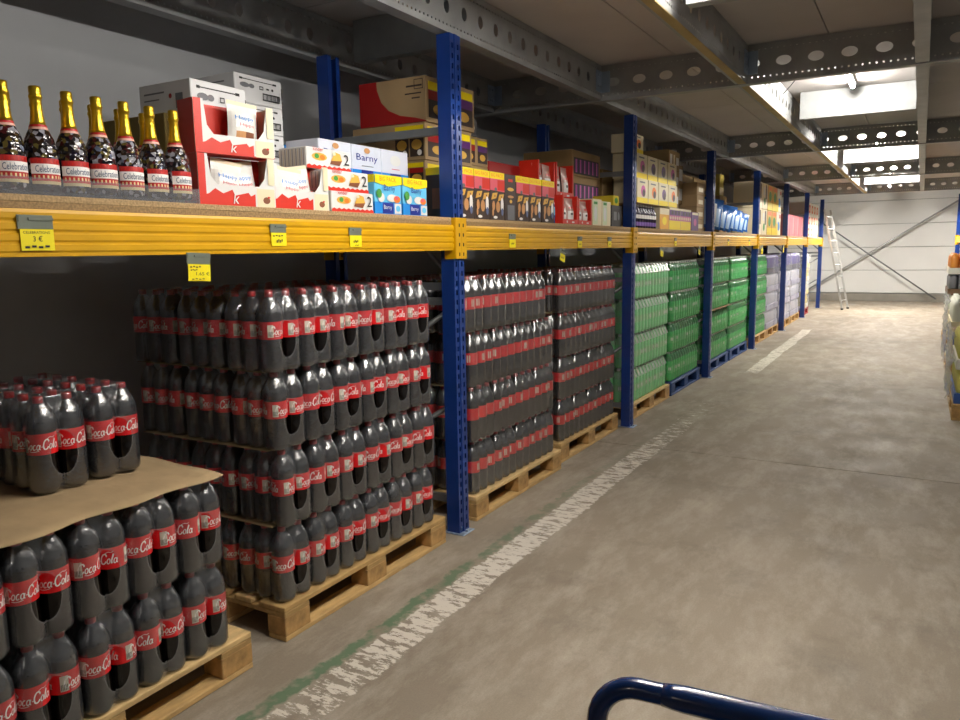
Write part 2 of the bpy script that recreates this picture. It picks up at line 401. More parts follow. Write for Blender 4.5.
# fluorescent tubes between the joists
def tube_material(k):
    m = bpy.data.materials.new('lit_tube'); m.use_nodes = True; p = m.node_tree.nodes['Principled BSDF']
    p.inputs['Base Color'].default_value = (1, 1, 1, 1)
    p.inputs['Emission Color'].default_value = (1.0, .95, .875, 1); p.inputs['Emission Strength'].default_value = TUBE_POWER*k
    return m
def tube_lamp(x, y0, y1, z, top, k, label, shades=False):
    t = thing('tube_lamp', label, 'lamp', (x, y0, z), group='ceiling tube lamps'); L = y1-y0
    b = MB(); b.tube([(0, .03, 0), (0, L-.03, 0)], .014, 10); b.build('tube', tube_material(k), t)
    for y in (0, L-.032):
        b = MB(); b.tube([(0, y, 0), (0, y+.032, 0)], .017, 10); b.box(-.012, .012, y+.004, y+.028, .01, top-z-.001); b.build('end_cap', mat('lamp_cap', '#b9b9b6', .5), t)
    b = MB(); b.box(-.025, .025, 0, L, top-z-.028, top-z-.001, 0, .004); b.build('mounting_rail', WHITE, t)
    b = MB(); b.tube([(-.02, .01, top-z-.02), (-.12, -.02, top-z-.03), (-.25, 0, top-z-.045), (-.36, .06, top-z-.02), (-.42, .12, -.03), (-.455, .02, -.1)], .004, 6); b.build('cable', BLACKP, t)
    if shades:
        for s_ in (-1, 1):
            b = MB(); b.box(s_*.13-.002, s_*.13+.002, 0, L, -.066, top-z-.001); b.build('added_side_shade', GALV, t)  # unseen plates added to cut off the light on the end wall
tube_lamp(-.60, -3.6, -2.4, 2.62, ZC, .3, 'tube lamp hung low behind the camera')
tube_lamp(-.60, 1.45, 2.6, 2.62, ZC, 1.15, 'tube lamp hung low overhead')
tube_lamp(-.60, 2.75, 3.6, 2.80, ZC, 1.7, 'tube lamp above the top edge of the view')
tube_lamp(-.58, 6.72, 7.35, 2.86, ZC, 1.7, 'lit tube lamp nearest in view, before a shiny ceiling joist')
tube_lamp(-.58, 10.9, 11.9, 2.85, ZC, 3.7, 'second lit tube lamp in the ceiling down the aisle')
tube_lamp(-.58, 15.2, 16.35, 2.85, ZC, 4.5, 'farthest lit tube lamp in the ceiling before the end wall')
tube_lamp(-.58, 19.2, 20.5, 2.85, ZC, 10.0, 'tube lamp with added side shades beyond the last cross beam lighting the end wall', True)

# ------------------------------------------------------------------ pallet racks
POST_H = 2.632; PD = .08; PW = .1
def post_mesh():
    b = MB(); ybr = [-.05, -.034, -.020, .020, .034, .05]; n = int(POST_H/.05)
    for k in range(n):
        z0 = k*.05; zb = [z0, z0+.012, z0+.038, z0+.05 if k < n-1 else POST_H]
        for i in range(5):
            if i in (1, 3):
                for j in (0, 2): b.face([(0,ybr[i],zb[j]),(0,ybr[i+1],zb[j]),(0,ybr[i+1],zb[j+1]),(0,ybr[i],zb[j+1])])
    for i in (0, 2, 4): 
        b.face([(0,ybr[i],0),(0,ybr[i+1],0),(0,ybr[i+1],POST_H),(0,ybr[i],POST_H)])
    # raised centre rib, sides, lips
    b.box(-.001, .005, -.012, .012, 0, POST_H)
    b.box(-PD, -.0005, -.05, -.047, 0, POST_H); b.box(-PD, -.0005, .047, .05, 0, POST_H)
    b.box(-PD, -PD+.003, -.047, -.02, 0, POST_H); b.box(-PD, -PD+.003, .02, .047, 0, POST_H)
    return b.mesh('post', BLUE, fix=False)
POST = post_mesh()
def foot_mesh():
    b = MB(); b.box(-.1, .035, -.065, .055, 0, .006, 0, .002);  b.box(.012, .028, -.01, .01, .006, .016)
    return b.mesh('foot_plate', FOOT)
FOOTM = foot_mesh()
def rack_frame(x, y, side, label):
    """front post at x, rear post .9 m behind; side = +1 when the aisle lies towards +x"""
    t = thing('rack_frame', label, 'rack frame', (x, y, 0), group='blue rack frames')
    rot = 0 if side > 0 else PI
    ob('post', POST, t, (0, .05, .004), rot); ob('foot_plate', FOOTM, t, (0, .05, 0), rot)
    xr = -side*.88
    ob('post', POST, t, (xr, .05, .004), rot+PI); ob('foot_plate', FOOTM, t, (xr, .05, 0), rot+PI)
    zs = [.18, 1.28, 1.36, 2.17]
    for zz in zs:
        b = MB(); x0, x1 = sorted((-side*.07, xr+side*.07)); b.box(x0, x1, .035, .065, zz-.02, zz+.02); b.build('horizontal_brace', GALVD, t)
    for (za, zc) in ((.24, .72), (.76, 1.24), (2.12, 1.42)):
        b = MB(); b.tube([(-side*.06, .05, zc if za < 1 and za < .5 else zc), (xr+side*.06, .05, za)], .014, 4); b.build('diagonal_brace', GALVD, t)
    return t
for i in range(-1, 7):
    d = ['just left of the view beside the camera', 'nearest in view, beside the tall cola pallets', 'second from camera, between cola and green packs', 'third from camera, amid green bottle packs', 'fourth from camera, beyond the blue bags', 'fifth from camera, beside the pale wrapped pallet', 'sixth from camera, before the red pallet', 'last before the end wall, beside the ladder'][i+1]
    rack_frame(RX, Y0+i*DY, 1, 'blue perforated rack frame, ' + d)
ZBB, ZBT, ZSH = 1.552, 1.682, 1.722      # beam bottom, top, shelf surface
def beam_mesh(L):
    # profile with three pressed grooves on the aisle face
    h = ZBT-ZBB; pr = [(-.05, 0), (0, 0)]
    for k in range(4):
        z0 = .006+k*(h-.012)/4; z1 = .006+(k+1)*(h-.012)/4
        pr += [(.0, z0+.004), (.004, z0+.010), (.004, z1-.004)] + ([(.0, z1)] if k < 3 else [])
    pr += [(0, h), (-.05, h)]
    b = MB(); b.prism(pr, 'y', 0, L); return b.mesh('beam', YEL)
BEAM = beam_mesh(DY-PW-.004)
def connector_mesh():
    b = MB(); b.box(-.055, .012, 0, .004, -.045, .168); b.box(.0125, .0165, -.05, .004, -.045, .168, 0, .001)
    for k in range(4): b.box(.0166, .0185, -.034, -.026, -.03+k*.05, -.012+k*.05, 1)
    return b.mesh('end_connector', [YEL, BLACKP])
CONN = connector_mesh()
def beam(x, y, side, label, group):
    t = thing('rack_beam', label, 'beam', (x, y, ZBB), 0 if side > 0 else PI, group)
    ob('beam_profile', BEAM, t, (0, .002, 0)); L = DY-PW
    c = ob('end_connector', CONN, t, (0, -.0, 0)); c2 = ob('end_connector', CONN, t, (0, L, 0)); c2.scale = (1, -1, 1)
    return t
BAYN = ['nearest bay, under the gold-topped bottles', 'second bay, under the dark biscuit boxes', 'third bay, under the purple and yellow boxes', 'fourth bay, under the blue bags', 'fifth bay, under the cream boxes', 'sixth bay, under the pink boxes', 'last bay beside the ladder']
for i in range(-1, 6):
    y = Y0+i*DY+PW
    beam(RX-.0, y, 1, 'yellow grooved shelf beam, ' + BAYN[i+1], 'front shelf beams')
    beam(RX-.83, y, 1, 'yellow rear shelf beam, ' + BAYN[i+1], 'rear shelf beams')
    t = thing('shelf_board', 'chipboard shelf, ' + BAYN[i+1], 'shelf', (RX-.45, y, ZBT+.0005), group='chipboard shelves')
    for q in range(2):
        b = MB(); b.box(-.44, .442, .006, DY-PW-.006, q*.0195, q*.0195+.019, 0, .0015); b.build('board', CHIP if q else mat('chipboard_dark', '#8e734e', .85, noise=.35, scale=140), t)
RRX = .66                                   # right-hand rack, seen only at its far end
for i in range(1, 7):
    rack_frame(RRX, Y0+i*DY, -1, 'blue rack frame on the right of the aisle, ' + (ORD[i-1] + ' one' if i < 6 else 'last before the end wall'))
for i in range(3, 6):
    y = Y0+i*DY+PW; t = beam(RRX, y+DY-PW, -1, 'yellow shelf beam of the right rack, ' + ['bay nearest the camera', 'middle bay', 'bay by the end wall'][i-3], 'right rack beams')

# ------------------------------------------------------------------ pallets
def block_mesh(n, sx, sy, sz, m):
    b = MB(); b.box(-sx/2, sx/2, -sy/2, sy/2, 0, sz, 0, .003); return b.mesh(n, m)
DECKS = [block_mesh('deck_board', .143, 1.2, .022, m) for m in WOODS] + [block_mesh('deck_board', .098, 1.2, .022, m) for m in WOODS]
CROSS = block_mesh('cross_board', .8, .143, .022, WOODS[1])
BLK = block_mesh('block', .1, .145, .078, WOODB); BLKC = block_mesh('block', .143, .145, .078, WOODB)
def wooden_pallet(xf, y0, label, rotz=0):
    """euro pallet, long side towards the aisle; xf = aisle face, y0 = near end"""
    t = thing('wooden_pallet', label, 'pallet', (xf-.4, y0+.6, 0), rotz, 'wooden pallets')
    for k, x in enumerate((-.328, 0, .328)):
        ob('bottom_board', DECKS[(k+1) % 3 + (3 if k != 1 else 0)], t, (x*1.07 if k != 1 else 0, 0, 0))
        for y in (-.5275, 0, .5275): ob('block', BLK if k != 1 else BLKC, t, (x*1.067, y, .0222))
    for y in (-.5275, 0, .5275): ob('cross_board', CROSS, t, (0, y, .1004))
    for k, (x, wd) in enumerate(((-.328, 1), (-.165, 0), (0, 1), (.165, 0), (.328, 1))): ob('deck_board', DECKS[(k*2+int(y0)) % 3 + (0 if wd else 3)], t, (x, 0, .1226))
    return t
def plastic_pallet(xf, y0, m, label):
    t = thing('plastic_pallet', label, 'pallet', (xf-.4, y0+.6, 0))
    b = MB(); b.box(-.4, .4, -.6, .6, .115, .144, 0, .006); b.build('deck', m, t)
    for x in (-.34, 0, .34):
        b = MB(); b.box(x-.06, x+.06, -.6, .6, 0, .02, 0, .004); b.build('runner', m, t)
        for y in (-.52, 0, .52):
            b = MB(); b.box(x-.055, x+.055, y-.075, y+.075, .0205, .1145, 0, .006); b.build('foot', m, t)
    return t

# ------------------------------------------------------------------ bottles
def seg_arc(cx, cy, rx, ry, a0, a1, n=10): return [(cx+rx*math.cos(math.radians(a0+(a1-a0)*k/n)), cy+ry*math.sin(math.radians(a0+(a1-a0)*k/n))) for k in range(n+1)]
SCRIPT = [ (seg_arc(.45,.5,.4,.5,28,332,14), .15), ([(1.0,-.14),(1.4,-.2),(1.9,-.18),(2.4,-.1)], .07),
  (seg_arc(1.16,.26,.2,.25,0,360), .11), (seg_arc(1.72,.26,.2,.25,60,320), .11), (seg_arc(2.22,.26,.2,.25,0,360), .11), ([(2.46,.5),(2.44,.12),(2.58,.02)], .11),
  ([(2.64,.28),(2.9,.3)], .09), (seg_arc(3.26,.5,.38,.5,28,332,14), .15), ([(3.3,1.06),(3.7,1.2),(4.1,1.12),(4.4,1.2)], .07),
  (seg_arc(3.94,.26,.2,.25,0,360), .11), ([(4.34,.02),(4.3,.4),(4.42,.98),(4.52,.9),(4.36,.3),(4.46,.02)], .1), (seg_arc(4.84,.26,.2,.25,0,360), .11), ([(5.08,.5),(5.06,.12),(5.22,.02)], .11)]
def ribbons(strokes):
    """polygons (quads) of a lettering drawn with strokes"""
    out = []
    for pts, wd in strokes:
        P = [Vector(p) for p in pts]; n = len(P); Ls = []; Rs = []
        for i in range(n):
            t = (P[min(i+1, n-1)]-P[max(i-1, 0)]); 
            if t.length < 1e-6: t = Vector((1, 0))
            t.normalize(); nn = Vector((-t.y, t.x)); w_ = wd/2*(.75+.5*abs(t.y))
            Ls.append(P[i]+nn*w_); Rs.append(P[i]-nn*w_)
        for i in range(n-1): out.append([Ls[i], Ls[i+1], Rs[i+1], Rs[i]])
    return out
RIB = ribbons(SCRIPT)
COLA = mat('dark_cola', '#0a0605', .09, spec=.6)
PETU = film('clear_bottle_plastic', .30, '#54575b', '#c8cacc', .08, 0)
CAPR = mat('red_cap', '#9c1014', .4)
LABR = mat('red_label', '#d4141b', .38)
LABW = mat('white_label_print', '#f0ece8', .4)
LABG = mat('label_info_print', '#cfc9b8', .5)
COLA_PROF = [(.030,.0),(.039,.004),(.0440,.018),(.0448,.04),(.0446,.075),(.0435,.095),(.0425,.112),(.0428,.13),(.0438,.16),(.0446,.197),(.0444,.213),(.0430,.2325),(.0395,.244),(.0340,.258),(.0265,.272),(.0195,.282),(.0150,.289),(.0140,.296)]
def label_band(b, r, z0, z1, seg, mred=0, mw=1, mg=2, letters=True):
    n = len(b.v)
    for zz in (z0, z1):
        for k in range(seg): a = 2*PI*k/seg; b.v.append((r*math.cos(a), r*math.sin(a), zz))
    for k in range(seg):
        k2 = (k+1) % seg; b.f.append((n+k, n+k2, n+seg+k2, n+seg+k)); b.m.append(mred); b.sm.append(True)
    def wrap(u, v, e): return ((r+e)*math.cos(u/r), (r+e)*math.sin(u/r), v)
    H = z1-z0
    for off in (0, PI*r):
        if letters:
            s_ = H*.47
            for q in RIB: b.face([wrap(off+(p.x+.28*p.y-2.6)*s_*.66, z0+H*.26+p.y*s_, .0007) for p in q], mw)
        o2 = off+PI*r*.56
        for k in range(3): b.face([wrap(o2+k*.0075, z0+.008, .0007), wrap(o2+.0075+k*.0075, z0+.008, .0007), wrap(o2+.0075+k*.0075, z1-.012, .0007), wrap(o2+k*.0075, z1-.012, .0007)], mg)
        for k in range(5): b.face([wrap(o2+.002+k*.004, z0+.012, .0012), wrap(o2+.0035+k*.004, z0+.012, .0012), wrap(o2+.0035+k*.004, z0+.03, .0012), wrap(o2+.002+k*.004, z0+.03, .0012)], 3)
        for k in range(2): b.face([wrap(off-PI*r*.42, z0+.012+k*.026, .0007), wrap(off-PI*r*.42+.012, z0+.012+k*.026, .0007), wrap(off-PI*r*.42+.012, z0+.017+k*.026, .0007), wrap(off-PI*r*.42, z0+.017+k*.026, .0007)], mg)
def cola_meshes():
    b = MB(); b.lathe(COLA_PROF, 24, mfun=lambda z_: 0 if z_ < .2325 else 1); body = b.mesh('bottle', [COLA, PETU], fix=False)
    b = MB(); label_band(b, .0452, .130, .198, 28); lab = b.mesh('label', [LABR, LABW, LABG, BLACKP], fix=False)
    b = MB(); b.lathe([(.0150,.2915),(.0158,.294),(.0156,.310),(.0140,.3125)], 14); cap = b.mesh('cap', CAPR, fix=False)
    # one-piece bottle for the farther pallets
    b = MB(); b.lathe([p for i, p in enumerate(COLA_PROF) if i not in (3, 5, 7)], 14, mfun=lambda z_: 0 if z_ < .2325 else 1)
    k0 = len(b.v)
    b.lathe([(.0452,.130),(.0452,.198)], 14, 2, cap0=False, cap1=False); b.lathe([(.0150,.2915),(.0156,.310),(.0140,.3125)], 10, 3)
    for off in (0, 2.2, 4.1):
        b.face([(.0458*math.cos(off+a), .0458*math.sin(off+a), z_) for a, z_ in ((-.22,.145),(.22,.145),(.22,.185),(-.22,.185))], 4)
    far = b.mesh('bottle', [COLA, PETU, LABR, CAPR, LABG], fix=False)
    return body, lab, cap, far
CB_, CL_, CC_, CF_ = cola_meshes()
D = .0915                                    # bottle pitch inside a pack
def film_mesh(nx, ny, d, prof, m, medge, holes=False, dent=.42, top=.3138):
    """shrink film hugging nx x ny bottles; prof = [(film radius, z)]; open ovals in both x ends"""
    hx, hy = (nx-1)*d/2, (ny-1)*d/2; b = MB(); NE = 32 if holes else 12; NS = 30 if holes else 24
    def ring(r, z_):
        out = []
        def sidept(side, t):
            def drop(q): q = q % d; q = min(q, d-q); return dent*(r-math.sqrt(max(r*r-q*q, 0)))
            if side in (0, 2):
                y = (-hy + 2*hy*t); e = drop(y+hy); s_ = 1 if side == 0 else -1
                return (s_*(hx+r-e), s_*y, z_)
            x = (hx-2*hx*t); e = drop(x+hx); s_ = 1 if side == 1 else -1
            return (s_*x, s_*(hy+r-e), z_)
        for side in range(4):
            n = NE if side in (0, 2) else NS
            for i in range(n+1): out.append(sidept(side, i/n))
            cx, cy = [(hx, hy), (-hx, hy), (-hx, -hy), (hx, -hy)][side]
            for i in range(1, 4): a = side*PI/2 + (PI/2)*i/4; out.append((cx+r*math.cos(a), cy+r*math.sin(a), z_))
        return out
    zs = []
    # resample the profile
    n = 44 if holes else 16
    for k in range(n+1):
        z_ = prof[0][1]+(prof[-1][1]-prof[0][1])*k/n
        for (r0, z0), (r1, z1) in zip(prof, prof[1:]):
            if z0 <= z_ <= z1+1e-9: zs.append((r0+(r1-r0)*(z_-z0)/(z1-z0), z_)); break
    rings = [ring(r, z_) for r, z_ in zs]; per = len(rings[0]); base = 0
    for rg in rings: b.v += rg
    HZ, HY, HC = .072, .043, .126
    def inside(p): return holes and abs(p[0]) > hx and (p[1]/HY)**2 + ((p[2]-HC)/HZ)**2 < 1
    dele = {}; 
    for j in range(len(rings)-1):
        for k in range(per):
            k2 = (k+1) % per; q = (j*per+k, j*per+k2, (j+1)*per+k2, (j+1)*per+k)
            c = [sum(b.v[i][a] for i in q)/4 for a in range(3)]
            if inside(c): dele[(j, k)] = q
            else: b.f.append(q); b.m.append(0); b.sm.append(True)
    if holes:
        gone = set(i for q in dele.values() for i in q); kept = set(i for q in b.f for i in q); rim = gone & kept
        for i in rim:
            x, y, z_ = b.v[i]; t = math.sqrt((y/HY)**2+((z_-HC)/HZ)**2); b.v[i] = (x, y/t, HC+(z_-HC)/t)
        for fi, q in enumerate(b.f):
            if len(rim & set(q)) >= 2: b.m[fi] = 1
    tp = [(p[0]*.97, p[1]*.97, top) for p in rings[-1]]; i0 = len(b.v); b.v += tp
    for k in range(per):
        k2 = (k+1) % per; j = len(rings)-1; b.f.append((j*per+k, j*per+k2, i0+k2, i0+k)); b.m.append(0); b.sm.append(True)
    b.f.append(tuple(i0+k for k in range(per))); b.m.append(0); b.sm.append(True)
    me = b.mesh('shrink_film', [m, medge], fix=False); me.validate(); return me
FILM = film('shrink_film', .05, '#bfc6d2', rough=.24, bump=.35, bscale=42, gloss=.17, edge=.42)
FILME = film('shrink_film_edge', .22, '#d4d7dc', rough=.12, bump=.5, bscale=60, gloss=.12)
FILMF = film('shrink_film_far', .05, '#c4c7cc', rough=.24, bump=0, gloss=.22, edge=.42)
FPROF = [(.038,.001),(.0455,.014),(.0462,.19),(.0460,.212),(.0442,.230),(.0398,.248),(.0335,.264),(.0265,.277),(.0205,.287),(.0180,.297),(.0172,.307)]
FILM6 = film_mesh(3, 2, D, FPROF, FILM, FILME, True)
FILM6F = film_mesh(3, 2, D, FPROF, FILMF, FILMF, False, .9)
PL, PWID = 3*D+.006, 2*D+.004               # pack length and width
def cola_pack(x, y, z_, rotz, near, label, group, yawj=.0):
    t = thing('cola_six_pack', label, 'bottle pack', (x, y, z_), rotz+yawj, group)
    for i in range(3):
        for j in range(2):
            p = ((i-1)*D, (j-.5)*D, .0006)
            if near:
                o = ob('bottle', CB_, t, p, random.choice((-.55, -.2, .35, .7, 1.1, 2.9, 3.4, 3.8, -1.4)) - rotz)
                ob('label', CL_, o); ob('cap', CC_, o)
            else: ob('bottle', CF_, t, p, random.uniform(0, 6.28))
    ob('shrink_film', FILM6 if near else FILM6F, t)
    return t
def layer_word(k, n): return 'bottom layer' if k == 0 else 'top layer' if k == n-1 else ORD[k] + ' layer'
LH = .3155
# --- nearest pallet: two full layers, a sheet, loose packs on top
wooden_pallet(-2.105, .69, 'nearest wooden pallet, half loaded with cola packs')
for k in range(2):
    for i in range(6):
        for r in range(2 if k == 1 else 1):
            cola_pack(-2.10-PL/2-r*(PL+.004)-random.uniform(0, .008), .69+PWID*(i+.5), .1455+k*LH, 0, True,
                'wrapped cola six-pack, %s, %s in %s row of the nearest pallet' % ('bottom layer' if k == 0 else 'second layer', ORD[i], 'aisle' if r == 0 else 'rear'), 'cola packs on the nearest pallet', random.uniform(-.02, .02))
def wavy_sheet(name, x0, x1, y0, y1, z_, amp, m, label, drop=0, cat='cardboard sheet', group=None):
    b = MB(); nx, ny = 16, 24; rnd = random.Random(int(abs(y0)*1000)+int(z_*100))
    ph = [rnd.uniform(0, 6) for _ in range(4)]
    def h(u, v):
        e = max(0, (u-.9)/.1)*drop
        return amp*(math.sin(u*9+ph[0]+v*3)+math.sin(v*11+ph[1])*.8+math.sin(u*17-v*7+ph[2])*.5)*.4 - e
    P = {}
    for l, dz in enumerate((.0, .003)):
        for i in range(nx+1):
            for j in range(ny+1):
                u, v = i/nx, j/ny; jit = .012*math.sin(v*23+ph[3]) if i == nx else 0
                P[(l,i,j)] = len(b.v); b.v.append((x0+(x1-x0)*u+jit, y0+(y1-y0)*v, z_+dz+h(u, v)))
    for i in range(nx):
        for j in range(ny):
            for l in (0, 1): b.f.append((P[(l,i,j)], P[(l,i+1,j)], P[(l,i+1,j+1)], P[(l,i,j+1)])); b.m.append(0); b.sm.append(True)
    for i in range(nx):
        for j in (0, ny): b.f.append((P[(0,i,j)], P[(0,i+1,j)], P[(1,i+1,j)], P[(1,i,j)])); b.m.append(0); b.sm.append(False)
    for j in range(ny):
        for i in (0, nx): b.f.append((P[(0,i,j)], P[(0,i,j+1)], P[(1,i,j+1)], P[(1,i,j)])); b.m.append(0); b.sm.append(False)
    return tag(b.build(name, m), label, cat, group)
wavy_sheet('cardboard_sheet', -2.93, -2.112, .70, 1.81, .7850, .008, SHEET, 'wavy brown cardboard sheet over the nearest cola pallet', .010)
tops = [(-2.37, 1.412, -.06, 'loose cola six-pack with large hole, front left on the cardboard sheet'), (-2.375, 1.612, -.02, 'loose cola six-pack, front right on the cardboard sheet'),
        (-2.67, 1.42, .02, 'loose cola six-pack behind the front left one on the sheet'), (-2.665, 1.612, .01, 'loose cola six-pack behind the front right one on the sheet'), (-2.68, 1.215, 0, 'loose cola six-pack at the left edge of the photo, rear row')]
for x, y, yw, lb in tops: cola_pack(x-PL/2, y, .7970, 0, True, lb, 'loose cola packs on the cardboard sheet', yw)
# --- tall pallet left of the first blue post
wooden_pallet(-2.125, 2.085, 'wooden pallet under the tall cola stack before the first blue post')
for k in range(4):
    for i in range(6):
        for r in range(3):
            if not (r == 0 or i == 0 or k == 3): continue
            jy = [0, .018, .012, -.005][k]; jx = [0, .004, -.004, .006][k]
            cola_pack(-2.135+jx-PL/2-r*(PL+.003), 2.10+jy+PWID*(i+.5), .1455+k*LH, 0, True,
                'wrapped cola six-pack, %s, %s along row %s, stack before the first blue post' % (layer_word(k, 4), ORD[i], ['one', 'two', 'three'][r]), 'cola packs before the first post', random.uniform(-.015, .015))
    if k < 3: wavy_sheet('cardboard_sheet', -2.96, -2.19, 2.112, 3.18, .1455+k*LH+.3128, .0004, mat('kraft_sheet_thin', '#84704e', .9), 'thin cardboard sheet above the %s of the stack before the first post' % layer_word(k, 4))
# --- two cola pallets in the second bay, packs turned sideways
def cola_stack_side(xf, y0, layers, pname, offs, group):
    for k in range(layers):
        for i in range(4):
            for r in range(4):
                if not (r == 0 or i == 0 or (k == layers-1 and r < 3)): continue
                cola_pack(xf-PWID/2-r*(PWID+.003)+offs[k][0], y0+offs[k][1]+PL*(i+.5), .1455+k*LH, PI/2, False,
                    'wrapped cola six-pack, %s, %s along row %s, %s' % (layer_word(k, layers), ORD[i], ['one', 'two', 'three', 'four'][r], pname), group, random.uniform(-.012, .012))
        if k < layers-1: wavy_sheet('cardboard_sheet', xf-.76, xf-.10, y0, y0+1.12, .1455+k*LH+.3128, .0004, mat('kraft_sheet_thin'), 'thin cardboard sheet above the %s, %s' % (layer_word(k, layers), pname))
wooden_pallet(-2.135, 3.63, 'wooden pallet under the cola stack right of the first blue post')
cola_stack_side(-2.15, 3.645, 4, 'stack right of first post', [(0,0), (.01,-.02), (-.005,0), (-.01,-.1)], 'cola packs right of the first post')
wooden_pallet(-2.19, 4.955, 'wooden pallet under the cola stack before the second blue post')
cola_stack_side(-2.20, 4.99, 4, 'stack before second post', [(0,0), (0,.01), (.01,0), (0,.01)], 'cola packs before the second post')

# --- green bottle packs
GREENB = mat('light_green_water', '#93e2a0', .12, spec=.6)
GREEND = mat('green_soda', '#3fb85d', .12, spec=.6)
CAPW = mat('white_cap', '#e4ece4', .4); CAPG = mat('green_cap', '#2b6b3a', .4)
LABLG = mat('pale_green_label', '#9ed29c', .45)
def green_bottle(name, body, lab, cap, labz, patch, neck):
    b = MB(); b.lathe([(.032,0),(.042,.008),(.0445,.03),(.0445,.19),(.043,.215),(.036,.25),(.025,.272),(.0152,.288)], 12, mfun=lambda z_: 0 if z_ < .205 else 4)
    b.lathe([(.0452,labz[0]),(.0452,labz[1])], 12, 1, cap0=False, cap1=False); b.lathe([(.0150,.288),(.0156,.306),(.0135,.310)], 10, 2)
    for off in (0, 2.1, 4.2):
        b.face([(.0460*math.cos(off+a), .0460*math.sin(off+a), z_) for a, z_ in ((-.28,patch[0]),(.28,patch[0]),(.28,patch[1]),(-.28,patch[1]))], 3)
    return b.mesh(name, [body, lab, cap, LABW, neck], fix=False)
GBL = green_bottle('bottle', GREENB, LABLG, CAPW, (.10, .16), (.115, .145), mat('pale_green_neck', '#9fd0a4', .12))
GBD = green_bottle('bottle', GREEND, mat('green_label', '#4fb866', .45), CAPW, (.09, .165), (.12, .15), mat('dark_green_neck', '#2a7a40', .12))
FILMG = film('shrink_film_green', .03, '#d2e8d4', rough=.2, bump=0, gloss=.11, edge=.35)
FILMGT = film('shrink_film_highlight', .40, '#e2eee2', rough=.2, bump=0, gloss=.1)  # milky white stands in for the highlight on the stretched film
FILM6G = film_mesh(3, 2, D, FPROF, FILMG, FILMG, False, .9)
def handle_mesh():
    b = MB()
    pts = [(-.10+.2*k/10, 0, .3012+.0125*math.sin(PI*k/10)) for k in range(11)]
    for p, q in zip(pts, pts[1:]): b.face([(p[0],-.012,p[2]),(q[0],-.012,q[2]),(q[0],.012,q[2]),(p[0],.012,p[2])])
    return b.mesh('carry_strip', [LABW], fix=False)
HANDLE = handle_mesh()
def tent_mesh():
    """film over the necks of the end bottles, its white highlight painted milky"""
    b = MB(); x = PL/2+.001
    for s_ in (-1, 1):
        y = s_*D/2
        b.face([(x, y-.03, .225), (x, y+.03, .225), (x-.030, y+.016, .300), (x-.030, y-.016, .300)])
    return b.mesh('neck_film_highlight', [FILMGT], fix=False)
TENT = tent_mesh()
def green_pack(x, y, z_, rotz, kind, label, group):
    t = thing('green_bottle_pack', label, 'bottle pack', (x, y, z_), rotz, group)
    for i in range(3):
        for j in range(2): ob('bottle', GBL if kind == 0 else GBD, t, ((i-1)*D, (j-.5)*D, .0006), random.uniform(0, 6.28))
    ob('shrink_film', FILM6G, t)
    if kind == 0: ob('neck_film_highlight', TENT, t)
    else: ob('carry_strip', HANDLE, t)
    return t
def green_stack(xf, y0, layers, kind, pname, group, side=False, z0=.1455):
    n = 4 if side else 6; rows = 4 if side else 3; a, c = (PL, PWID) if side else (PWID, PL)
    for k in range(layers):
        jy = random.uniform(-.015, .015); jx = random.uniform(-.008, .008)
        for i in range(n):
            for r in range(rows):
                if not (r == 0 or (i == 0 and r < 2) or (k == layers-1 and r < 2)): continue
                green_pack(xf+jx-c/2-r*(c+.003), y0+jy+a*(i+.5), z0+k*LH, PI/2 if side else 0, kind, 'wrapped %s green bottle pack, %s, %s along row %s, %s' % ('pale' if kind == 0 else 'deep', layer_word(k, layers), ORD[i], ['one', 'two', 'three', 'four'][r], pname), group)
wooden_pallet(-2.19, 6.52, 'wooden pallet under the pale green packs after the second post')
green_stack(-2.20, 6.56, 4, 0, 'stack after second post', 'pale green packs after the second post')
plastic_pallet(-2.19, 7.80, PBLUE, 'blue plastic pallet under green packs before the third post')
green_stack(-2.20, 7.83, 4, 1, 'stack before third post', 'green packs before the third post', True)
plastic_pallet(-2.19, 9.32, PBLUE, 'blue plastic pallet under green packs after the third post')
green_stack(-2.20, 9.36, 4, 1, 'stack after third post', 'green packs after the third post', True)
plastic_pallet(-2.19, 10.62, PBLUE, 'blue plastic pallet under green packs before the fourth post')
green_stack(-2.20, 10.66, 4, 1, 'stack before fourth post', 'green packs before the fourth post', True)
wavy_sheet('cardboard_sheet', -2.95, -2.17, 9.36, 10.5, .1455+2*LH-.0035, .0003, mat('kraft_sheet_thin'), 'cardboard sheet between green layers after the third post')
wooden_pallet(-2.19, 12.22, 'wooden pallet under the green stack after the fourth post')
green_stack(-2.20, 12.26, 4, 1, 'stack after fourth post', 'green packs after the fourth post', True)

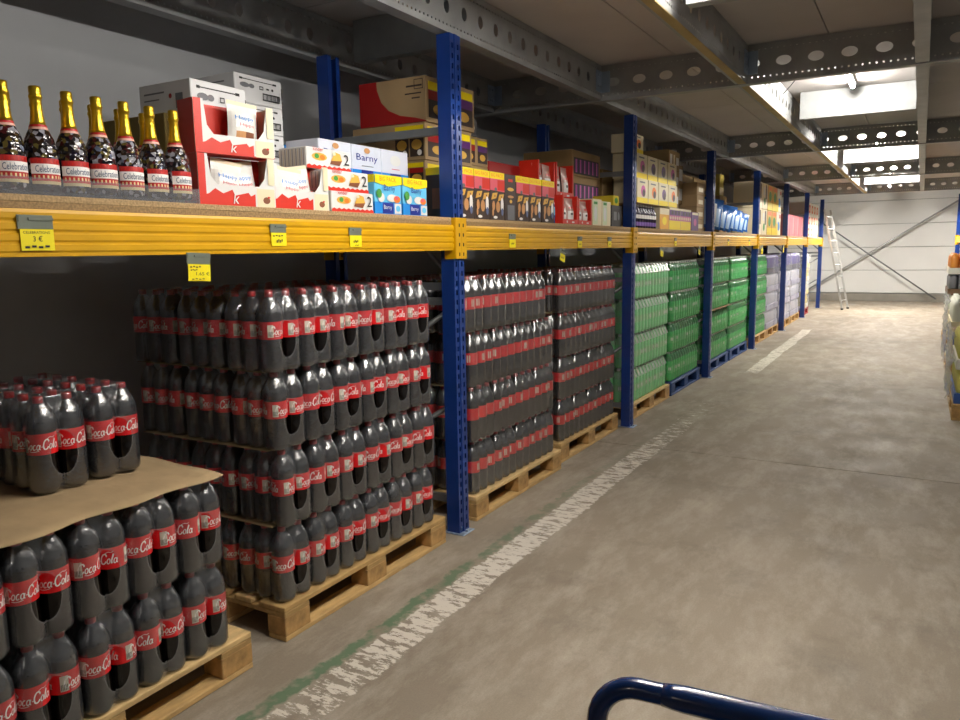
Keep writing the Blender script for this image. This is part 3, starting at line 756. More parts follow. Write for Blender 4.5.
# --- farther wrapped pallets
WRAP = film('pallet_wrap', .16, '#e6e8ee', rough=.2, bump=.6, bscale=9, gloss=.08)
def wrapped_stack(xf, y0, layers, cols, hh, mats, label, group, wrap=True, dep=.78, ln=1.14):
    """cartons / trays on a pallet, three along the aisle, with stretch film round them"""
    for k in range(layers):
        for i in range(cols):
            for r in range(2):
                m, m2 = mats[(k+i) % len(mats)] if not callable(mats) else mats(k, i)
                wd = ln/cols; t = thing('goods_tray', '%s, %s, %s along %s row' % (label, layer_word(k, layers), ORD[i], 'aisle' if r == 0 else 'rear'), 'tray', (xf-dep/4-r*dep/2, y0+wd*(i+.5), .1455+k*(hh+.002)), group=group)
                b = MB(); b.box(-dep/4+.004, dep/4-.004, -wd/2+.003, wd/2-.003, 0, hh*.30, 0, .003); b.build('tray', m2, t)
                for q in range(3):
                    yy = -wd/2+wd*(q+.5)/3
                    b = MB(); b.lathe([(wd/7.2, hh*.30), (wd/6.6, hh*.34), (wd/6.6, hh*.78), (wd/9, hh*.92), (wd/14, hh*.94), (wd/14, hh)], 10); b.build('container', m, t, (dep/4-.012-wd/6.6, yy, .0005))
                b = MB(); b.box(-dep/4+.01, dep/4-.03-wd/3.2, -wd/2+.01, wd/2-.01, hh*.305, hh*.95); b.build('rear_containers', m, t)
    if wrap:
        b = MB(); H = layers*(hh+.002); n = 10
        prof = []
        for k in range(n+1):
            zz = .15+H*k/n; e = .012*math.sin(k*2.3+y0)
            prof.append([(xf+.012+e, y0-.012), (xf+.012-e, y0+ln*.5), (xf+.012+e, y0+ln+.012), (xf-dep-.012, y0+ln+.012), (xf-dep-.012, y0-.012)])
        base = len(b.v)
        for k, pr in enumerate(prof):
            for x, y in pr: b.v.append((x, y, .15+H*k/n))
        for k in range(n):
            for q in range(5): b.f.append((k*5+q, k*5+(q+1) % 5, (k+1)*5+(q+1) % 5, (k+1)*5+q)); b.m.append(0); b.sm.append(True)
        tag(b.build('stretch_wrap', WRAP, fix=False), 'clear stretch film around the ' + label, 'film')
PALE = mat('pale_carton', '#cfd0dc', .5); PALE2 = mat('lilac_grey_carton', '#b0aec6', .5); LIL = mat('violet_bottle', '#5a4f9a', .35); DARKV = mat('dark_violet_tray', '#2d2748', .5)
YG = mat('yellow_green_tub', '#cfc46a', .45); WH2 = mat('white_tub', '#dcdccf', .45)
wooden_pallet(-2.19, 13.46, 'wooden pallet under the pale wrapped goods before the fifth post')
wrapped_stack(-2.20, 13.49, 4, 3, .31, lambda k, i: (PALE, PALE2) if k < 3 else (LIL, DARKV), 'pale goods before the fifth post', 'pale wrapped goods before the fifth post')
wooden_pallet(-2.19, 14.92, 'wooden pallet under the violet topped goods after the fifth post')
wrapped_stack(-2.20, 14.95, 4, 3, .31, lambda k, i: (PALE, PALE2) if k < 3 else (LIL, DARKV), 'pale goods under violet bottles after the fifth post', 'violet topped goods after the fifth post')
wooden_pallet(-2.19, 16.22, 'wooden pallet under the goods before the sixth post')
wrapped_stack(-2.20, 16.25, 4, 3, .31, lambda k, i: (PALE, PALE2) if k < 3 else (LIL, DARKV), 'pale goods under violet bottles before the sixth post', 'violet topped goods before the sixth post')
plastic_pallet(-2.19, 17.78, PRED, 'red plastic pallet under the yellowish tubs near the ladder')
wrapped_stack(-2.20, 17.81, 4, 3, .30, [(YG, WH2), (WH2, YG)], 'yellowish tubs on the red pallet', 'tubs on the red pallet')

# right-hand goods, only their edge shows
ORT = mat('orange_tub', '#d98a3a', .45); BLUB = mat('blue_bag_goods', '#3a5fa8', .4); BROWNC = mat('brown_goods', '#6b5138', .6)
def right_stack(x0, y0, layers, cols, hh, mats, label, group, wrap):
    xf = x0
    t0 = wooden_pallet(x0+.8, y0, 'wooden pallet under the ' + label)
    for k in range(layers):
        for i in range(cols):
            m, m2 = mats[k % len(mats)]; wd = 1.14/cols
            t = thing('goods_tray', '%s, %s, %s along the aisle' % (label, layer_word(k, layers), ORD[i]), 'tray', (x0+.2, y0+.03+wd*(i+.5), .1455+k*(hh+.002)), group=group)
            b = MB(); b.box(-.19, .19, -wd/2+.003, wd/2-.003, 0, hh*.3, 0, .003); b.build('tray', m2, t)
            for q in range(3):
                b = MB(); r = wd/6.6; b.lathe([(r*.9, hh*.30), (r, hh*.34), (r, hh*.78), (r*.7, hh*.92), (r*.45, hh*.94), (r*.45, hh)], 10); b.build('container', m, t, (-.178+r, -wd/2+wd*(q+.5)/3, .0005))
            b = MB(); b.box(-.17+2*wd/6.6, .18, -wd/2+.01, wd/2-.01, hh*.305, hh*.95); b.build('rear_containers', m, t)
    if wrap:
        b = MB(); H = layers*(hh+.002); n = 12; m_ = 9
        for k in range(n+1):
            for q in range(m_+1):
                e = .02*math.sin(k*1.7+q*2.1)+.015*math.sin(k*3.1-q*1.3); b.v.append((x0-.03+e, y0-.02+1.22*q/m_, .15+(H+.03)*k/n))
        for k in range(n):
            for q in range(m_): b.f.append((k*(m_+1)+q, k*(m_+1)+q+1, (k+1)*(m_+1)+q+1, (k+1)*(m_+1)+q)); b.m.append(0); b.sm.append(True)
        tag(b.build('stretch_wrap', WRAP, fix=False), 'crinkled clear film hanging on the ' + label, 'film')
right_stack(.36, 13.4, 4, 3, .31, [(WH2, CREAM), (WH2, CREAM), (GREYP, BROWNC), (ORT, WH2)], 'orange and white tubs right of the aisle', 'orange and white tubs on the right', False)
right_stack(.33, 10.3, 2, 3, .38, [(BLUB, WH2), (WH2, CREAM)], 'blue and white wrapped goods right of the aisle', 'blue and white goods on the right', True)
right_stack(.31, 7.75, 2, 3, .30, [(YG, BLUB), (YG, WH2)], 'yellow green wrapped jars right of the aisle', 'yellow green jars on the right', True)

# ------------------------------------------------------------------ goods on the shelf
XS = -2.172                                  # aisle face of the goods standing on the shelf
def carton(name, label, cat, xf, y0, y1, z0, h, dep, m, group=None, rotz=0, seam=True, c=.003):
    t = thing(name, label, cat, (xf-dep/2, (y0+y1)/2, z0+.0008), rotz, group); wd = y1-y0
    b = MB(); b.box(-dep/2, dep/2, -wd/2, wd/2, 0, h, 0, c); b.build('body', m, t)
    if seam:
        b = MB(); b.box(-dep/2+.004, dep/2-.004, -.012, .012, h, h+.0006); b.build('top_seam', TAPE, t)
    return t
def front(t, wd, h, dep, pr): return pr.put(t, 'F', dep/2, -wd/2, 0)
def side(t, wd, h, dep, pr): return pr.put(t, 'L', -dep/2, -wd/2, 0, 'printed_side')

# gold-topped bottles full of wrapped sweets
def sweets_material():
    m = bpy.data.materials.new('wrapped_sweets'); m.use_nodes = True; nt = m.node_tree; b = nt.nodes['Principled BSDF']
    tc = nt.nodes.new('ShaderNodeTexCoord'); oi = nt.nodes.new('ShaderNodeObjectInfo')
    ad = nt.nodes.new('ShaderNodeVectorMath'); ad.operation = 'ADD'; nt.links.new(tc.outputs['Object'], ad.inputs[0]); nt.links.new(oi.outputs['Location'], ad.inputs[1])
    v = nt.nodes.new('ShaderNodeTexVoronoi'); v.inputs['Scale'].default_value = 85; nt.links.new(ad.outputs[0], v.inputs['Vector'])
    sp = nt.nodes.new('ShaderNodeSeparateColor'); nt.links.new(v.outputs['Color'], sp.inputs[0])
    cr = nt.nodes.new('ShaderNodeValToRGB'); cr.color_ramp.interpolation = 'CONSTANT'
    cols = ['#1d1312', '#15131a', '#2c1e14', '#401719', '#8e8e96', '#191422', '#5c5128', '#1e1917', '#60677a']
    cr.color_ramp.elements[0].color = lin(cols[0]); cr.color_ramp.elements[1].color = lin(cols[-1]); cr.color_ramp.elements[1].position = .93
    for i, c in enumerate(cols[1:-1]): e = cr.color_ramp.elements.new((i+1)*.115); e.color = lin(c)
    nt.links.new(sp.outputs[0], cr.inputs[0]); nt.links.new(cr.outputs[0], b.inputs['Base Color'])
    b.inputs['Roughness'].default_value = .12
    bp = nt.nodes.new('ShaderNodeBump'); bp.inputs['Strength'].default_value = .5; bp.inputs['Distance'].default_value = .006
    nt.links.new(v.outputs['Distance'], bp.inputs['Height']); nt.links.new(bp.outputs[0], b.inputs['Normal'])
    return m
SWEETS = sweets_material(); GOLD = mat('gold_foil', '#c9a52a', .28, .85, bump=.15, bscale=90); REDL = mat('red_bottle_label', '#b3201f', .4); PINKR = mat('pale_pink_ring', '#e0b0a0', .4)
def sweet_bottle_meshes():
    b = MB(); b.lathe([(.036,0),(.043,.004),(.0445,.02),(.0445,.10),(.043,.125),(.038,.15),(.029,.170),(.0225,.183)], 20); body = b.mesh('bottle', SWEETS, fix=False)
    b = MB(); b.lathe([(.0218,.187),(.0195,.20),(.0165,.225),(.0150,.255),(.0158,.262),(.0178,.266),(.0178,.272),(.0160,.276),(.0165,.282),(.0165,.294),(.014,.298)], 18); foil = b.mesh('gold_foil_neck', GOLD, fix=False)
    b = MB(); b.lathe([(.0262,.176),(.0240,.183)], 18, 1, cap0=False, cap1=False); b.lathe([(.0242,.183),(.0222,.190)], 18, 0, cap0=False, cap1=False); ring = b.mesh('neck_ring', [REDL, PINKR], fix=False)
    b = MB(); r = .0452
    def wrap(u, v, e): return ((r+e)*math.cos(u), (r+e)*math.sin(u), v)
    A = 1.15
    def band(z0, z1, a0, a1, mi, e, n=12):
        for k in range(n):
            u0 = a0+(a1-a0)*k/n; u1 = a0+(a1-a0)*(k+1)/n; b.face([wrap(u0,z0,e), wrap(u1,z0,e), wrap(u1,z1,e), wrap(u0,z1,e)], mi, True)
    band(.030, .094, -A, A, 0, 0); band(.050, .078, -A, A, 1, .0006); band(.021, .030, -A, A, 3, .0002); band(.0305, .034, -A, A, 4, .0008)
    for k in range(9): u = -A+.15+k*.25; band(.0365, .0455, u, u+.1, 3, .0009, 1); band(.082, .089, u, u+.08, 4, .0009, 1)
    vs_, fs, L_ = text2d('Celebrations'); h = .019; k = 1.75/L_; i = len(b.v)
    for x, y in vs_: b.v.append(wrap(-.88+x*k, .0545+y*h, .0012))
    for f in fs: b.f.append(tuple(i+q for q in f)); b.m.append(2); b.sm.append(False)
    lab = b.mesh('label', [REDL, LABW, mat('blue_lettering', '#23486f', .5), mat('cream_print', '#e0cf9a', .5), RED], fix=False)
    return body, foil, ring, lab
SB = sweet_bottle_meshes()
TRAYM = film('clear_tray', .12, '#b9bcc4', rough=.1, bump=0, gloss=.07)
n = 0
for r in range(2):
    for i in range(9):
        y = 1.797-i*.0935+(.02 if r else 0)*-1; x = XS-.052-r*.125
        lb = 'gold-topped bottle of wrapped sweets, %s row, %s from the red display' % ('front' if r == 0 else 'rear', ORD[i])
        t = thing('sweets_bottle', lb, 'bottle', (x, y, ZSH+.014), random.uniform(-.16, .16), 'gold-topped sweets bottles')
        for nm, me in zip(('bottle', 'gold_foil_neck', 'neck_ring', 'label'), SB): ob(nm, me, t)
for r in range(2):
    b = MB(); x1 = XS-.003-r*.125; x0 = x1-.105; ya, yb = .955, 1.847; zt = ZSH+.012
    b.box(x0, x1, ya, yb, ZSH+.001, ZSH+.0035)
    for q in ((x0, x0+.0015, ya, yb), (x1-.0015, x1, ya, yb), (x0, x1, ya, ya+.0015), (x0, x1, yb-.0015, yb)): b.box(*q, ZSH+.0035, ZSH+.052)
    for k in range(9): b.box(x0+.004, x1-.004, yb-.05-k*.0935-.035, yb-.05-k*.0935+.035, ZSH+.0036, ZSH+.012)
    tag(b.build('bottle_tray', TRAYM), 'clear plastic tray under the %s row of gold-topped bottles' % ('front' if r == 0 else 'rear'), 'tray', 'bottle trays')

# plain cartons behind
def carton_print(w_, h, dark=BLACKP):
    p = Print(w_, h); p.rect(.10, .88, .82, .85, dark)
    p.rect(.1, .16, .80, .87, dark); p.rect(.8, .88, .80, .87, dark)
    p.oval(.2, .62, .1, .09, GREYP).oval(.34, .62, .06, .08, GREYP); p.ring(.50, .58, .55, .68, .004, dark); p.rect(.64, .70, .58, .64, dark); p.oval(.77, .61, .025, .05, dark)
    p.ring(.55, .92, .18, .44, .005, dark)
    for k in range(12): p.rect(.58+k*.026, .58+k*.026+(.016 if k % 3 else .008), .22, .40, dark)
    p.rect(.93, .945, .18, .72, dark); return p
WG = mat('white_grey_carton', '#cfcfd0', .6, noise=.04)
OLV = mat('olive_cardboard', '#7d6c3a', .85, noise=.12, scale=6)
t = carton('shipping_carton', 'brown carton with dark print behind the gold-topped bottles', 'carton', -2.36, 1.87, 2.05, ZSH, .33, .42, OLV)
p = Print(.42, .33); p.oval(.3, .6, .06, .08, BROWN).oval(.7, .35, .07, .1, BROWN).oval(.55, .7, .05, .06, GRN).oval(.85, .3, .05, .1, RED).rect(.15, .3, .2, .3, BROWN); side(t, .18, .33, .42, p)
t = carton('shipping_carton', 'large grey white carton with black print, left of the white stack', 'carton', -2.44, 2.06, 2.335, ZSH+.332, .16, .30, WG)
front(t, .275, .16, .30, carton_print(.275, .16)); p = Print(.30, .16); p.rect(.1, .5, .75, .79, GREYP).rect(.1, .4, .6, .63, GREYP).oval(.62, .66, .03, .06, DRED).rect(.72, .86, .35, .7, GREYP); side(t, .275, .16, .30, p)
for k in range(5):
    t = carton('shipping_carton', 'white carton with black print, %s from the top of the white stack' % ['fifth', 'fourth', 'third', 'second', 'topmost'][k], 'carton', -2.59, 2.42, 2.70, ZSH+k*.1205, .119, .30, WG, 'white cartons in a stack')
    front(t, .28, .119, .30, carton_print(.28, .119)); p = Print(.30, .119); p.rect(.1, .8, .7, .75, GREYP); side(t, .28, .119, .30, p)
t = carton('shipping_carton', 'white carton under the grey white one, mostly hidden', 'carton', -2.44, 2.06, 2.335, ZSH, .33, .3, WG)

# red display boxes with bags
def pouch_mesh(w_, h, t_, regions, mats, words=()):
    b = MB(); nu, nv = 10, 12
    def S(u, v, s_):
        e = (1-abs(2*u-1)**2.6)*(math.sin(PI*min(1, v/.86)) ** .6 if 0 < v < .86 else 0)
        return (s_*(t_/2*e+.0012), (u-.5)*w_*(1-.06*math.sin(PI*v)), v*h)
    for s_ in (1, -1):
        for i in range(nu):
            for j in range(nv):
                u, v = (i+.5)/nu, (j+.5)/nv; mi = 0
                if s_ > 0:
                    for (u0, u1, v0, v1, m_) in regions:
                        if u0 <= u <= u1 and v0 <= v <= v1: mi = m_
                b.face([S(a/nu, c/nv, s_) for a, c in ((i,j),(i+1,j),(i+1,j+1),(i,j+1))], mi, True)
    for (tx, u, v, wd, ht, mi) in words:
        vs_, fs, L_ = text2d(tx); i0 = len(b.v)
        for x, y in vs_:
            q = S(u+x/L_*wd, v+y*ht, 1); b.v.append((q[0]+.0015, q[1], q[2]))
        for f in fs: b.f.append(tuple(i0+k for k in f)); b.m.append(mi); b.sm.append(False)
    me = b.mesh('pouch', mats, fix=False); return me
BAGW = mat('glossy_white_bag', '#e4e2dc', .25, bump=.25, bscale=30)
HIP = pouch_mesh(.13, .165, .05, [(.25,.45,.1,.3,3), (.55,.75,.1,.3,4), (0,1,.9,1,5)], [BAGW, MBLUE, PINK, TAN, CHOC, CREAM], [('Happy', .18, .56, .62, .12, 1), ('Hippo', .30, .42, .5, .10, 2)])
def display_box(y0, y1, z0, h, label, bags, lean=0, slot=.42):
    wd = y1-y0; dep = .10; rz = -.16
    t = thing('display_box', label, 'display box', (XS-dep/2-.022, (y0+y1)/2, z0+.0008), rz, 'red snack display boxes')
    b = MB(); b.box(-dep/2, dep/2, -wd/2, wd/2, 0, .003); b.box(-dep/2, -dep/2+.003, -wd/2, wd/2, .003, h); b.build('body', RED, t)
    for s_ in (-1, 1):
        b = MB(); y = s_*(wd/2-.0015); pr = [(-dep/2+.003, .003), (dep/2-.003, .003), (dep/2-.003, h), (-dep/2+.003, h)]
        b.prism([(x, z_) for x, z_ in pr], 'y', y-.0015, y+.0015); o = b.build('side_panel', RED if s_ < 0 else CREAM, t)
        if s_ < 0: o['label'] = 'red side panel'
    b = MB(); f0 = slot*h            # front with a window: posts and a low lip
    b.prism([(-wd/2, .003), (wd/2, .003), (wd/2, h), (wd/2-.03, h), (wd/2-.045, f0+.03), (wd/2-.07, f0), (-wd/2+.075, f0), (-wd/2+.05, f0+.03), (-wd/2+.04, h), (-wd/2, h)], 'x', dep/2-.003, dep/2); b.build('front_panel', WHITE, t)
    p = Print(wd, h); v = slot*.55
    p.poly([(0,0),(.72,0),(.72,v*1.15),(.66,v*.95),(.63,v*1.25),(.45,v*.95),(.42,v*1.45),(.3,v*1.1),(.2,v*1.5),(.12,v*1.05),(0,v*.8)], RED)
    p.rect(0, .09, 0, 1, RED); p.rect(.74, .985, .0, slot*.9, CREAM).oval(.87, slot*.35, .05, .07, CHOC).oval(.9, slot*.5, .02, .02, RED)
    p.text('k', .42, v*.25, .07, WHITE, v*.95, .2); p.rect(.9, .985, slot*1.1, 1, CREAM); front(t, wd, h, dep, p)
    for n_, (u, tilt, zz, lb) in enumerate(bags):
        o = tag(ob('snack_bag', HIP, None, (XS-.056-.014*(n_ % 2)+(u-.5)*wd*math.sin(.16), y0+.02+u*(wd-.02), z0+.006+zz)), lb, 'bag', 'white snack bags in the red displays'); o.rotation_euler = (tilt, -.05, rz)
display_box(1.888, 2.21, ZSH, .183, 'lower left red and white snack display box beside the gold-topped bottles', [(.34, -.12, 0, 'white snack bag leaning left in the lower left display'), (.66, .15, 0, 'white snack bag leaning right in the lower left display')])
display_box(1.886, 2.218, ZSH+.185, .185, 'upper red and white snack display box with one bag, stacked on another', [(.62, -.06, .03, 'single white snack bag standing up in the upper display')], 0, .36)
display_box(2.225, 2.52, ZSH, .178, 'red and white snack display box left of the white biscuit boxes', [(.32, -.1, 0, 'white snack bag on the left in the right-hand display'), (.62, .16, .01, 'pale snack bag leaning right in the right-hand display')])
# white biscuit boxes with red zigzag
def biscuit_box(y0, z0, xf, label):
    wd, h, dep = .285, .087, .155
    t = carton('biscuit_box', label, 'box', xf, y0, y0+wd, z0, h, dep, WHITE, 'white boxes with red zigzag', seam=False)
    p = Print(wd, h); p.zig(.13, .2, 9, RED).oval(.28, .58, .17, .19, COOK).oval(.22, .6, .05, .12, GRN).oval(.34, .56, .06, .12, ORG).text('kinder', .14, .84, .22, RED)
    p.poly([(.50,.3),(.72,.24),(.78,.5),(.56,.58)], CHOC).poly([(.52,.45),(.78,.5),(.74,.82),(.62,.9)], COOK).oval(.6, .8, .04, .08, CREAM).text('2', .82, .32, .12, BLACKP, .52)
    front(t, wd, h, dep, p); p = Print(dep, h)
    for k in range(14): p.rect(.03+k*.07, .05+k*.07, .12, .9, GREYP if k % 2 else CREAM)
    side(t, wd, h, dep, p)
biscuit_box(2.528, ZSH, XS, 'bottom white biscuit box with red zigzag in the stack of three')
biscuit_box(2.512, ZSH+.0885, XS-.012, 'middle white biscuit box with red zigzag in the stack of three')
biscuit_box(2.452, ZSH+.1795, XS-.06, 'top white biscuit box set back on the stack of three')
b = MB(); b.box(XS-.30, XS-.16, 2.36, 2.49, ZSH+.001, ZSH+.178, 0, .002); tag(b.build('support_carton', CARD), 'brown carton hidden behind the red display under the top biscuit box', 'carton')
# yellow and blue snack packs
def blue_pack(y0, label):
    wd, h, dep = .205, .178, .16
    t = carton('snack_box', label, 'box', XS, y0, y0+wd, ZSH, h, dep, LBLUE, 'yellow and blue snack boxes', seam=False)
    p = Print(wd, h); p.rect(0, 1, 0, .31, MBLUE).rect(.27, .68, .02, .30, NAVY).text('Barny', .32, .10, .3, WHITE).rect(.72, .98, .03, .29, WHITE).oval(.85, .16, .09, .08, LBLUE)
    p.poly([(0,.80),(.25,.75),(.5,.72),(.75,.75),(1,.80),(1,1),(0,1)], YELP).text('BIG PACK', .17, .84, .62, ORG)
    p.oval(.62, .42, .2, .1, WHITE).oval(.80, .40, .13, .09, ORG).oval(.78, .43, .07, .05, PINK).oval(.2, .42, .12, .12, WHITE).oval(.12, .52, .1, .12, GRN).text('Barny', .30, .56, .42, NAVY); front(t, wd, h, dep, p)
    p = Print(dep, h); p.rect(0, 1, 0, .31, MBLUE).rect(0, 1, .8, 1, YELP); side(t, wd, h, dep, p)
blue_pack(2.826, 'yellow topped blue snack box beside the white biscuit boxes'); blue_pack(3.046, 'yellow topped blue snack box nearest the first blue post')
def white_snack(y0, label, word):
    wd, h, dep = .232, .345, .2
    t = carton('snack_carton', label, 'carton', -2.405, y0, y0+wd, ZSH, h, dep, mat('bluish_white_carton', '#d3d6e2', .5), 'white snack cartons', seam=False)
    p = Print(wd, h); p.rect(0, 1, .54, .66, MBLUE).rect(.3, .7, .54, .66, NAVY).rect(0, 1, 0, .54, LBLUE)
    if word: p.text('Barny', .14, .76, .72, NAVY, .12).oval(.5, .93, .1, .04, TAN).rect(.3, .7, .71, .72, GREYP)
    else: p.oval(.5, .85, .2, .08, WHITE).rect(.35, .65, .72, .73, PINK)
    front(t, wd, h, dep, p)
white_snack(2.725, 'white snack carton with blue band behind the top biscuit box', True); white_snack(2.96, 'white snack carton lettered in navy, middle of three', True)
white_snack(3.195, 'white snack carton with blank front beside the first blue post', False)
t = carton('shipping_carton', 'blue topped grey carton behind the white snack cartons', 'carton', -2.66, 2.72, 3.12, ZSH, .34, .24, mat('grey_carton', '#8f9298', .6)); p = Print(.38, .34); p.rect(0, 1, .88, 1, MBLUE); front(t, .38, .34, .24, p)

# --- second bay
def big_pack(y0, label, wd=.175, turned=False):
    h, dep = .275, .2
    t = carton('biscuit_carton', label, 'carton', XS, y0, y0+wd, ZSH, h, dep, BROWN, 'dark biscuit cartons with yellow strip', seam=False)
    p = Print(wd, h)
    if turned:
        p.rect(.3, .7, .84, .9, RED).oval(.5, .68, .3, .04, COOK).oval(.5, .52, .28, .03, TAN).oval(.5, .42, .12, .04, COOK).rect(.18, .82, .02, .34, GREYP)
    else:
        p.rect(0, 1, .86, 1, YELP).text('BIG PACK', .08, .895, .84, ORG, .07).poly([(0,.62),(1,.60),(1,.86),(0,.86)], PINK).rect(.5, 1, .63, .84, RED)
        p.poly([(.05,.42),(.4,.46),(.5,.58),(.15,.56)], COOK).poly([(.5,.40),(.85,.44),(.95,.56),(.6,.54)], COOK).oval(.2, .3, .1, .1, TAN).oval(.5, .28, .14, .12, TAN).oval(.78, .32, .1, .16, LABW).oval(.78, .18, .08, .08, mat('grey_blue_print', '#5b6b94', .5)).oval(.3, .06, .14, .03, LABW).oval(.12, .16, .06, .08, TAN).oval(.32, .64, .09, .04, GREYP)
        p.oval(.25, .5, .03, .02, BROWN).oval(.7, .49, .03, .02, BROWN)
    front(t, wd, h, dep, p); p = Print(dep, h); p.rect(0, 1, .86, 1, YELP).rect(.2, .8, .2, .6, CHOC); side(t, wd, h, dep, p) if not turned else None
ys_ = [3.545, 3.725, 3.905]
for k, y in enumerate(ys_): big_pack(y, 'dark biscuit carton with yellow strip, %s right of the first blue post' % ORD[k])
big_pack(4.09, 'dark biscuit carton turned to its plain brown side', .14, True)
for k, y in enumerate([4.235, 4.415]): big_pack(y, 'dark biscuit carton with yellow strip, %s right of the turned one' % ORD[k])
big_pack(4.605, 'dark biscuit carton with yellow strip beside the red bag display', .19)
# brown cartons stacked against the first frame
def brown_yellow(xf, y0, wd, z0, h, dep, label, red=False, strip=True):
    t = carton('shipping_carton', label, 'carton', xf, y0, y0+wd, z0, h, dep, CARD, 'brown cartons with yellow strips')
    p = Print(wd, h)
    if strip: p.rect(.05, .45, .72, .9, YELP).rect(.05, .45, .1, .70, BROWN).rect(.05, .45, .5, .7, DRED).oval(.25, .3, .12, .12, COOK).rect(.55, .95, .72, .9, YELP).rect(.55, .95, .1, .7, BROWN).oval(.75, .3, .12, .12, COOK).rect(.55, .95, .5, .7, PURP)
    front(t, wd, h, dep, p) if strip else None
    p = Print(dep, h)
    if red:
        p.poly([(0,0),(.04,0),(1,0),(1,.02),(.85,.10),(.62,.18),(.45,.32),(.34,.52),(.28,.8),(.27,1),(0,1)], DRED).rect(.72, .95, .78, .82, BROWN).rect(.70, .94, .62, .65, BROWN).rect(.8, .92, .52, .55, BROWN); p.ring(.84, .97, .72, .94, .004, BROWN)
    else:
        p.rect(.6, .98, .78, .93, YELP).rect(.6, .78, .1, .76, BROWN).rect(.80, .98, .1, .76, BROWN).oval(.69, .42, .07, .14, COOK).oval(.89, .42, .07, .14, COOK).rect(.6, .78, .6, .76, DRED).rect(.80, .98, .6, .76, DRED).oval(.73, .2, .03, .08, LABW).oval(.93, .2, .03, .08, LABW).rect(.12, .5, .72, .76, BROWN).rect(.2, .4, .58, .62, BROWN)
    side(t, wd, h, dep, p); return t
brown_yellow(-2.39, 3.56, .50, ZSH, .155, .5, 'brown carton at the bottom of the stack behind the first blue post')
brown_yellow(-2.385, 3.56, .50, ZSH+.157, .165, .5, 'brown carton second from the bottom behind the first blue post')
brown_yellow(-2.38, 3.56, .50, ZSH+.324, .20, .5, 'brown carton with yellow strip and biscuit pictures below the red swoosh carton')
brown_yellow(-2.37, 3.56, .52, ZSH+.526, .24, .45, 'brown carton with dark red swoosh topmost behind the first blue post', True)
t = carton('snack_jar_tray', 'small clear jar tray on the brown cartons right of the swoosh carton', 'tray', -2.46, 4.12, 4.27, ZSH+.532, .10, .2, GREYP, seam=False); p = Print(.12, .10); p.oval(.5, .5, .35, .3, WHITE); front(t, .12, .10, .2, p)
brown_yellow(-2.46, 4.10, .30, ZSH, .175, .44, 'lower brown carton with yellow strips right of the tall carton stack')
brown_yellow(-2.46, 4.10, .30, ZSH+.177, .175, .44, 'middle brown carton with yellow strips right of the tall carton stack')
brown_yellow(-2.46, 4.10, .30, ZSH+.354, .175, .44, 'upper brown carton with yellow strips right of the tall carton stack')
# red cartons
t = carton('red_carton', 'large red carton with grey label behind the dark biscuit cartons', 'carton', -2.46, 4.42, 4.86, ZSH, .40, .30, DRED); p = Print(.44, .40); p.rect(.3, .75, .52, .64, GREYP).rect(.36, .68, .56, .60, WHITE); front(t, .44, .40, .30, p)
RBAG = pouch_mesh(.13, .22, .05, [(.1,.9,.2,.5,1), (.2,.8,.55,.7,2), (.3,.6,.3,.4,3)], [mat('red_bag', '#c9a49a', .25, bump=.2, bscale=30), LABW, mat('red_bag_print', '#c23a30', .3), BROWN])
BBAG = pouch_mesh(.13, .22, .05, [(.1,.9,.25,.5,1), (.2,.8,.55,.7,2), (.3,.6,.1,.2,3)], [mat('blue_bag', '#2c5fa6', .25, bump=.2, bscale=30), LBLUE, LABW, RED])
def red_display(y0, y1, z0, xf, h, label, nb, mesh=RBAG):
    wd = y1-y0; dep = .15; t = thing('display_box', label, 'display box', (xf-dep/2, (y0+y1)/2, z0+.0008), 0, 'red bag displays')
    b = MB(); b.box(-dep/2, dep/2, -wd/2, wd/2, 0, .003); b.box(-dep/2, -dep/2+.003, -wd/2, wd/2, .003, h); b.build('body', DRED, t)
    for s_ in (-1, 1): b = MB(); y = s_*(wd/2-.0015); b.box(-dep/2+.003, dep/2-.003, y-.0015, y+.0015, .003, h); b.build('side_panel', RED, t)
    b = MB(); b.box(dep/2-.003, dep/2, -wd/2, wd/2, .003, h*.17); b.build('front_lip', RED, t)
    for k in range(2):
        b = MB(); yy = (-wd/2, wd/2-.02)[k]; b.box(dep/2-.003, dep/2, yy, yy+.02, h*.17+.0005, h); b.build('front_post', RED, t)
    p = Print(wd, h*.17); p.rect(.25, .32, .3, .7, WHITE).rect(.6, .75, .3, .6, WHITE); p.put(t, 'F', dep/2, -wd/2, 0)
    for k in range(nb):
        o = tag(ob('snack_bag', mesh, None, (xf-.035, y0+wd*(k+.5)/nb, z0+.006)), 'patterned snack bag, %s in the %s' % (ORD[k], label), 'bag', 'bags in the red displays'); o.rotation_euler = (random.uniform(-.05, .05), -.06, random.uniform(-.1, .1)); o.scale = (1, min(1, wd/nb/.135), h*.9/.22)
t = carton('red_carton', 'red carton supporting the left red bag display', 'carton', -2.33, 4.88, 5.16, ZSH, .22, .3, DRED)
red_display(4.88, 5.16, ZSH+.222, -2.33, .22, 'left red bag display', 2)
t = carton('red_carton', 'red carton supporting the right red bag display', 'carton', -2.33, 5.18, 5.50, ZSH, .2, .3, DRED)
red_display(5.18, 5.50, ZSH+.202, -2.33, .25, 'right red bag display', 2)
o = tag(ob('snack_bag', BBAG, None, (XS-.05, 4.87, ZSH+.004)), 'single blue snack bag beside the dark biscuit cartons', 'bag'); o.scale = (.8, .8, 1); o.rotation_euler = (.03, -.05, 0)
red_display(4.94, 5.21, ZSH, XS, .20, 'low left red bag display', 2); red_display(5.22, 5.48, ZSH, XS, .19, 'low right red bag display', 2)
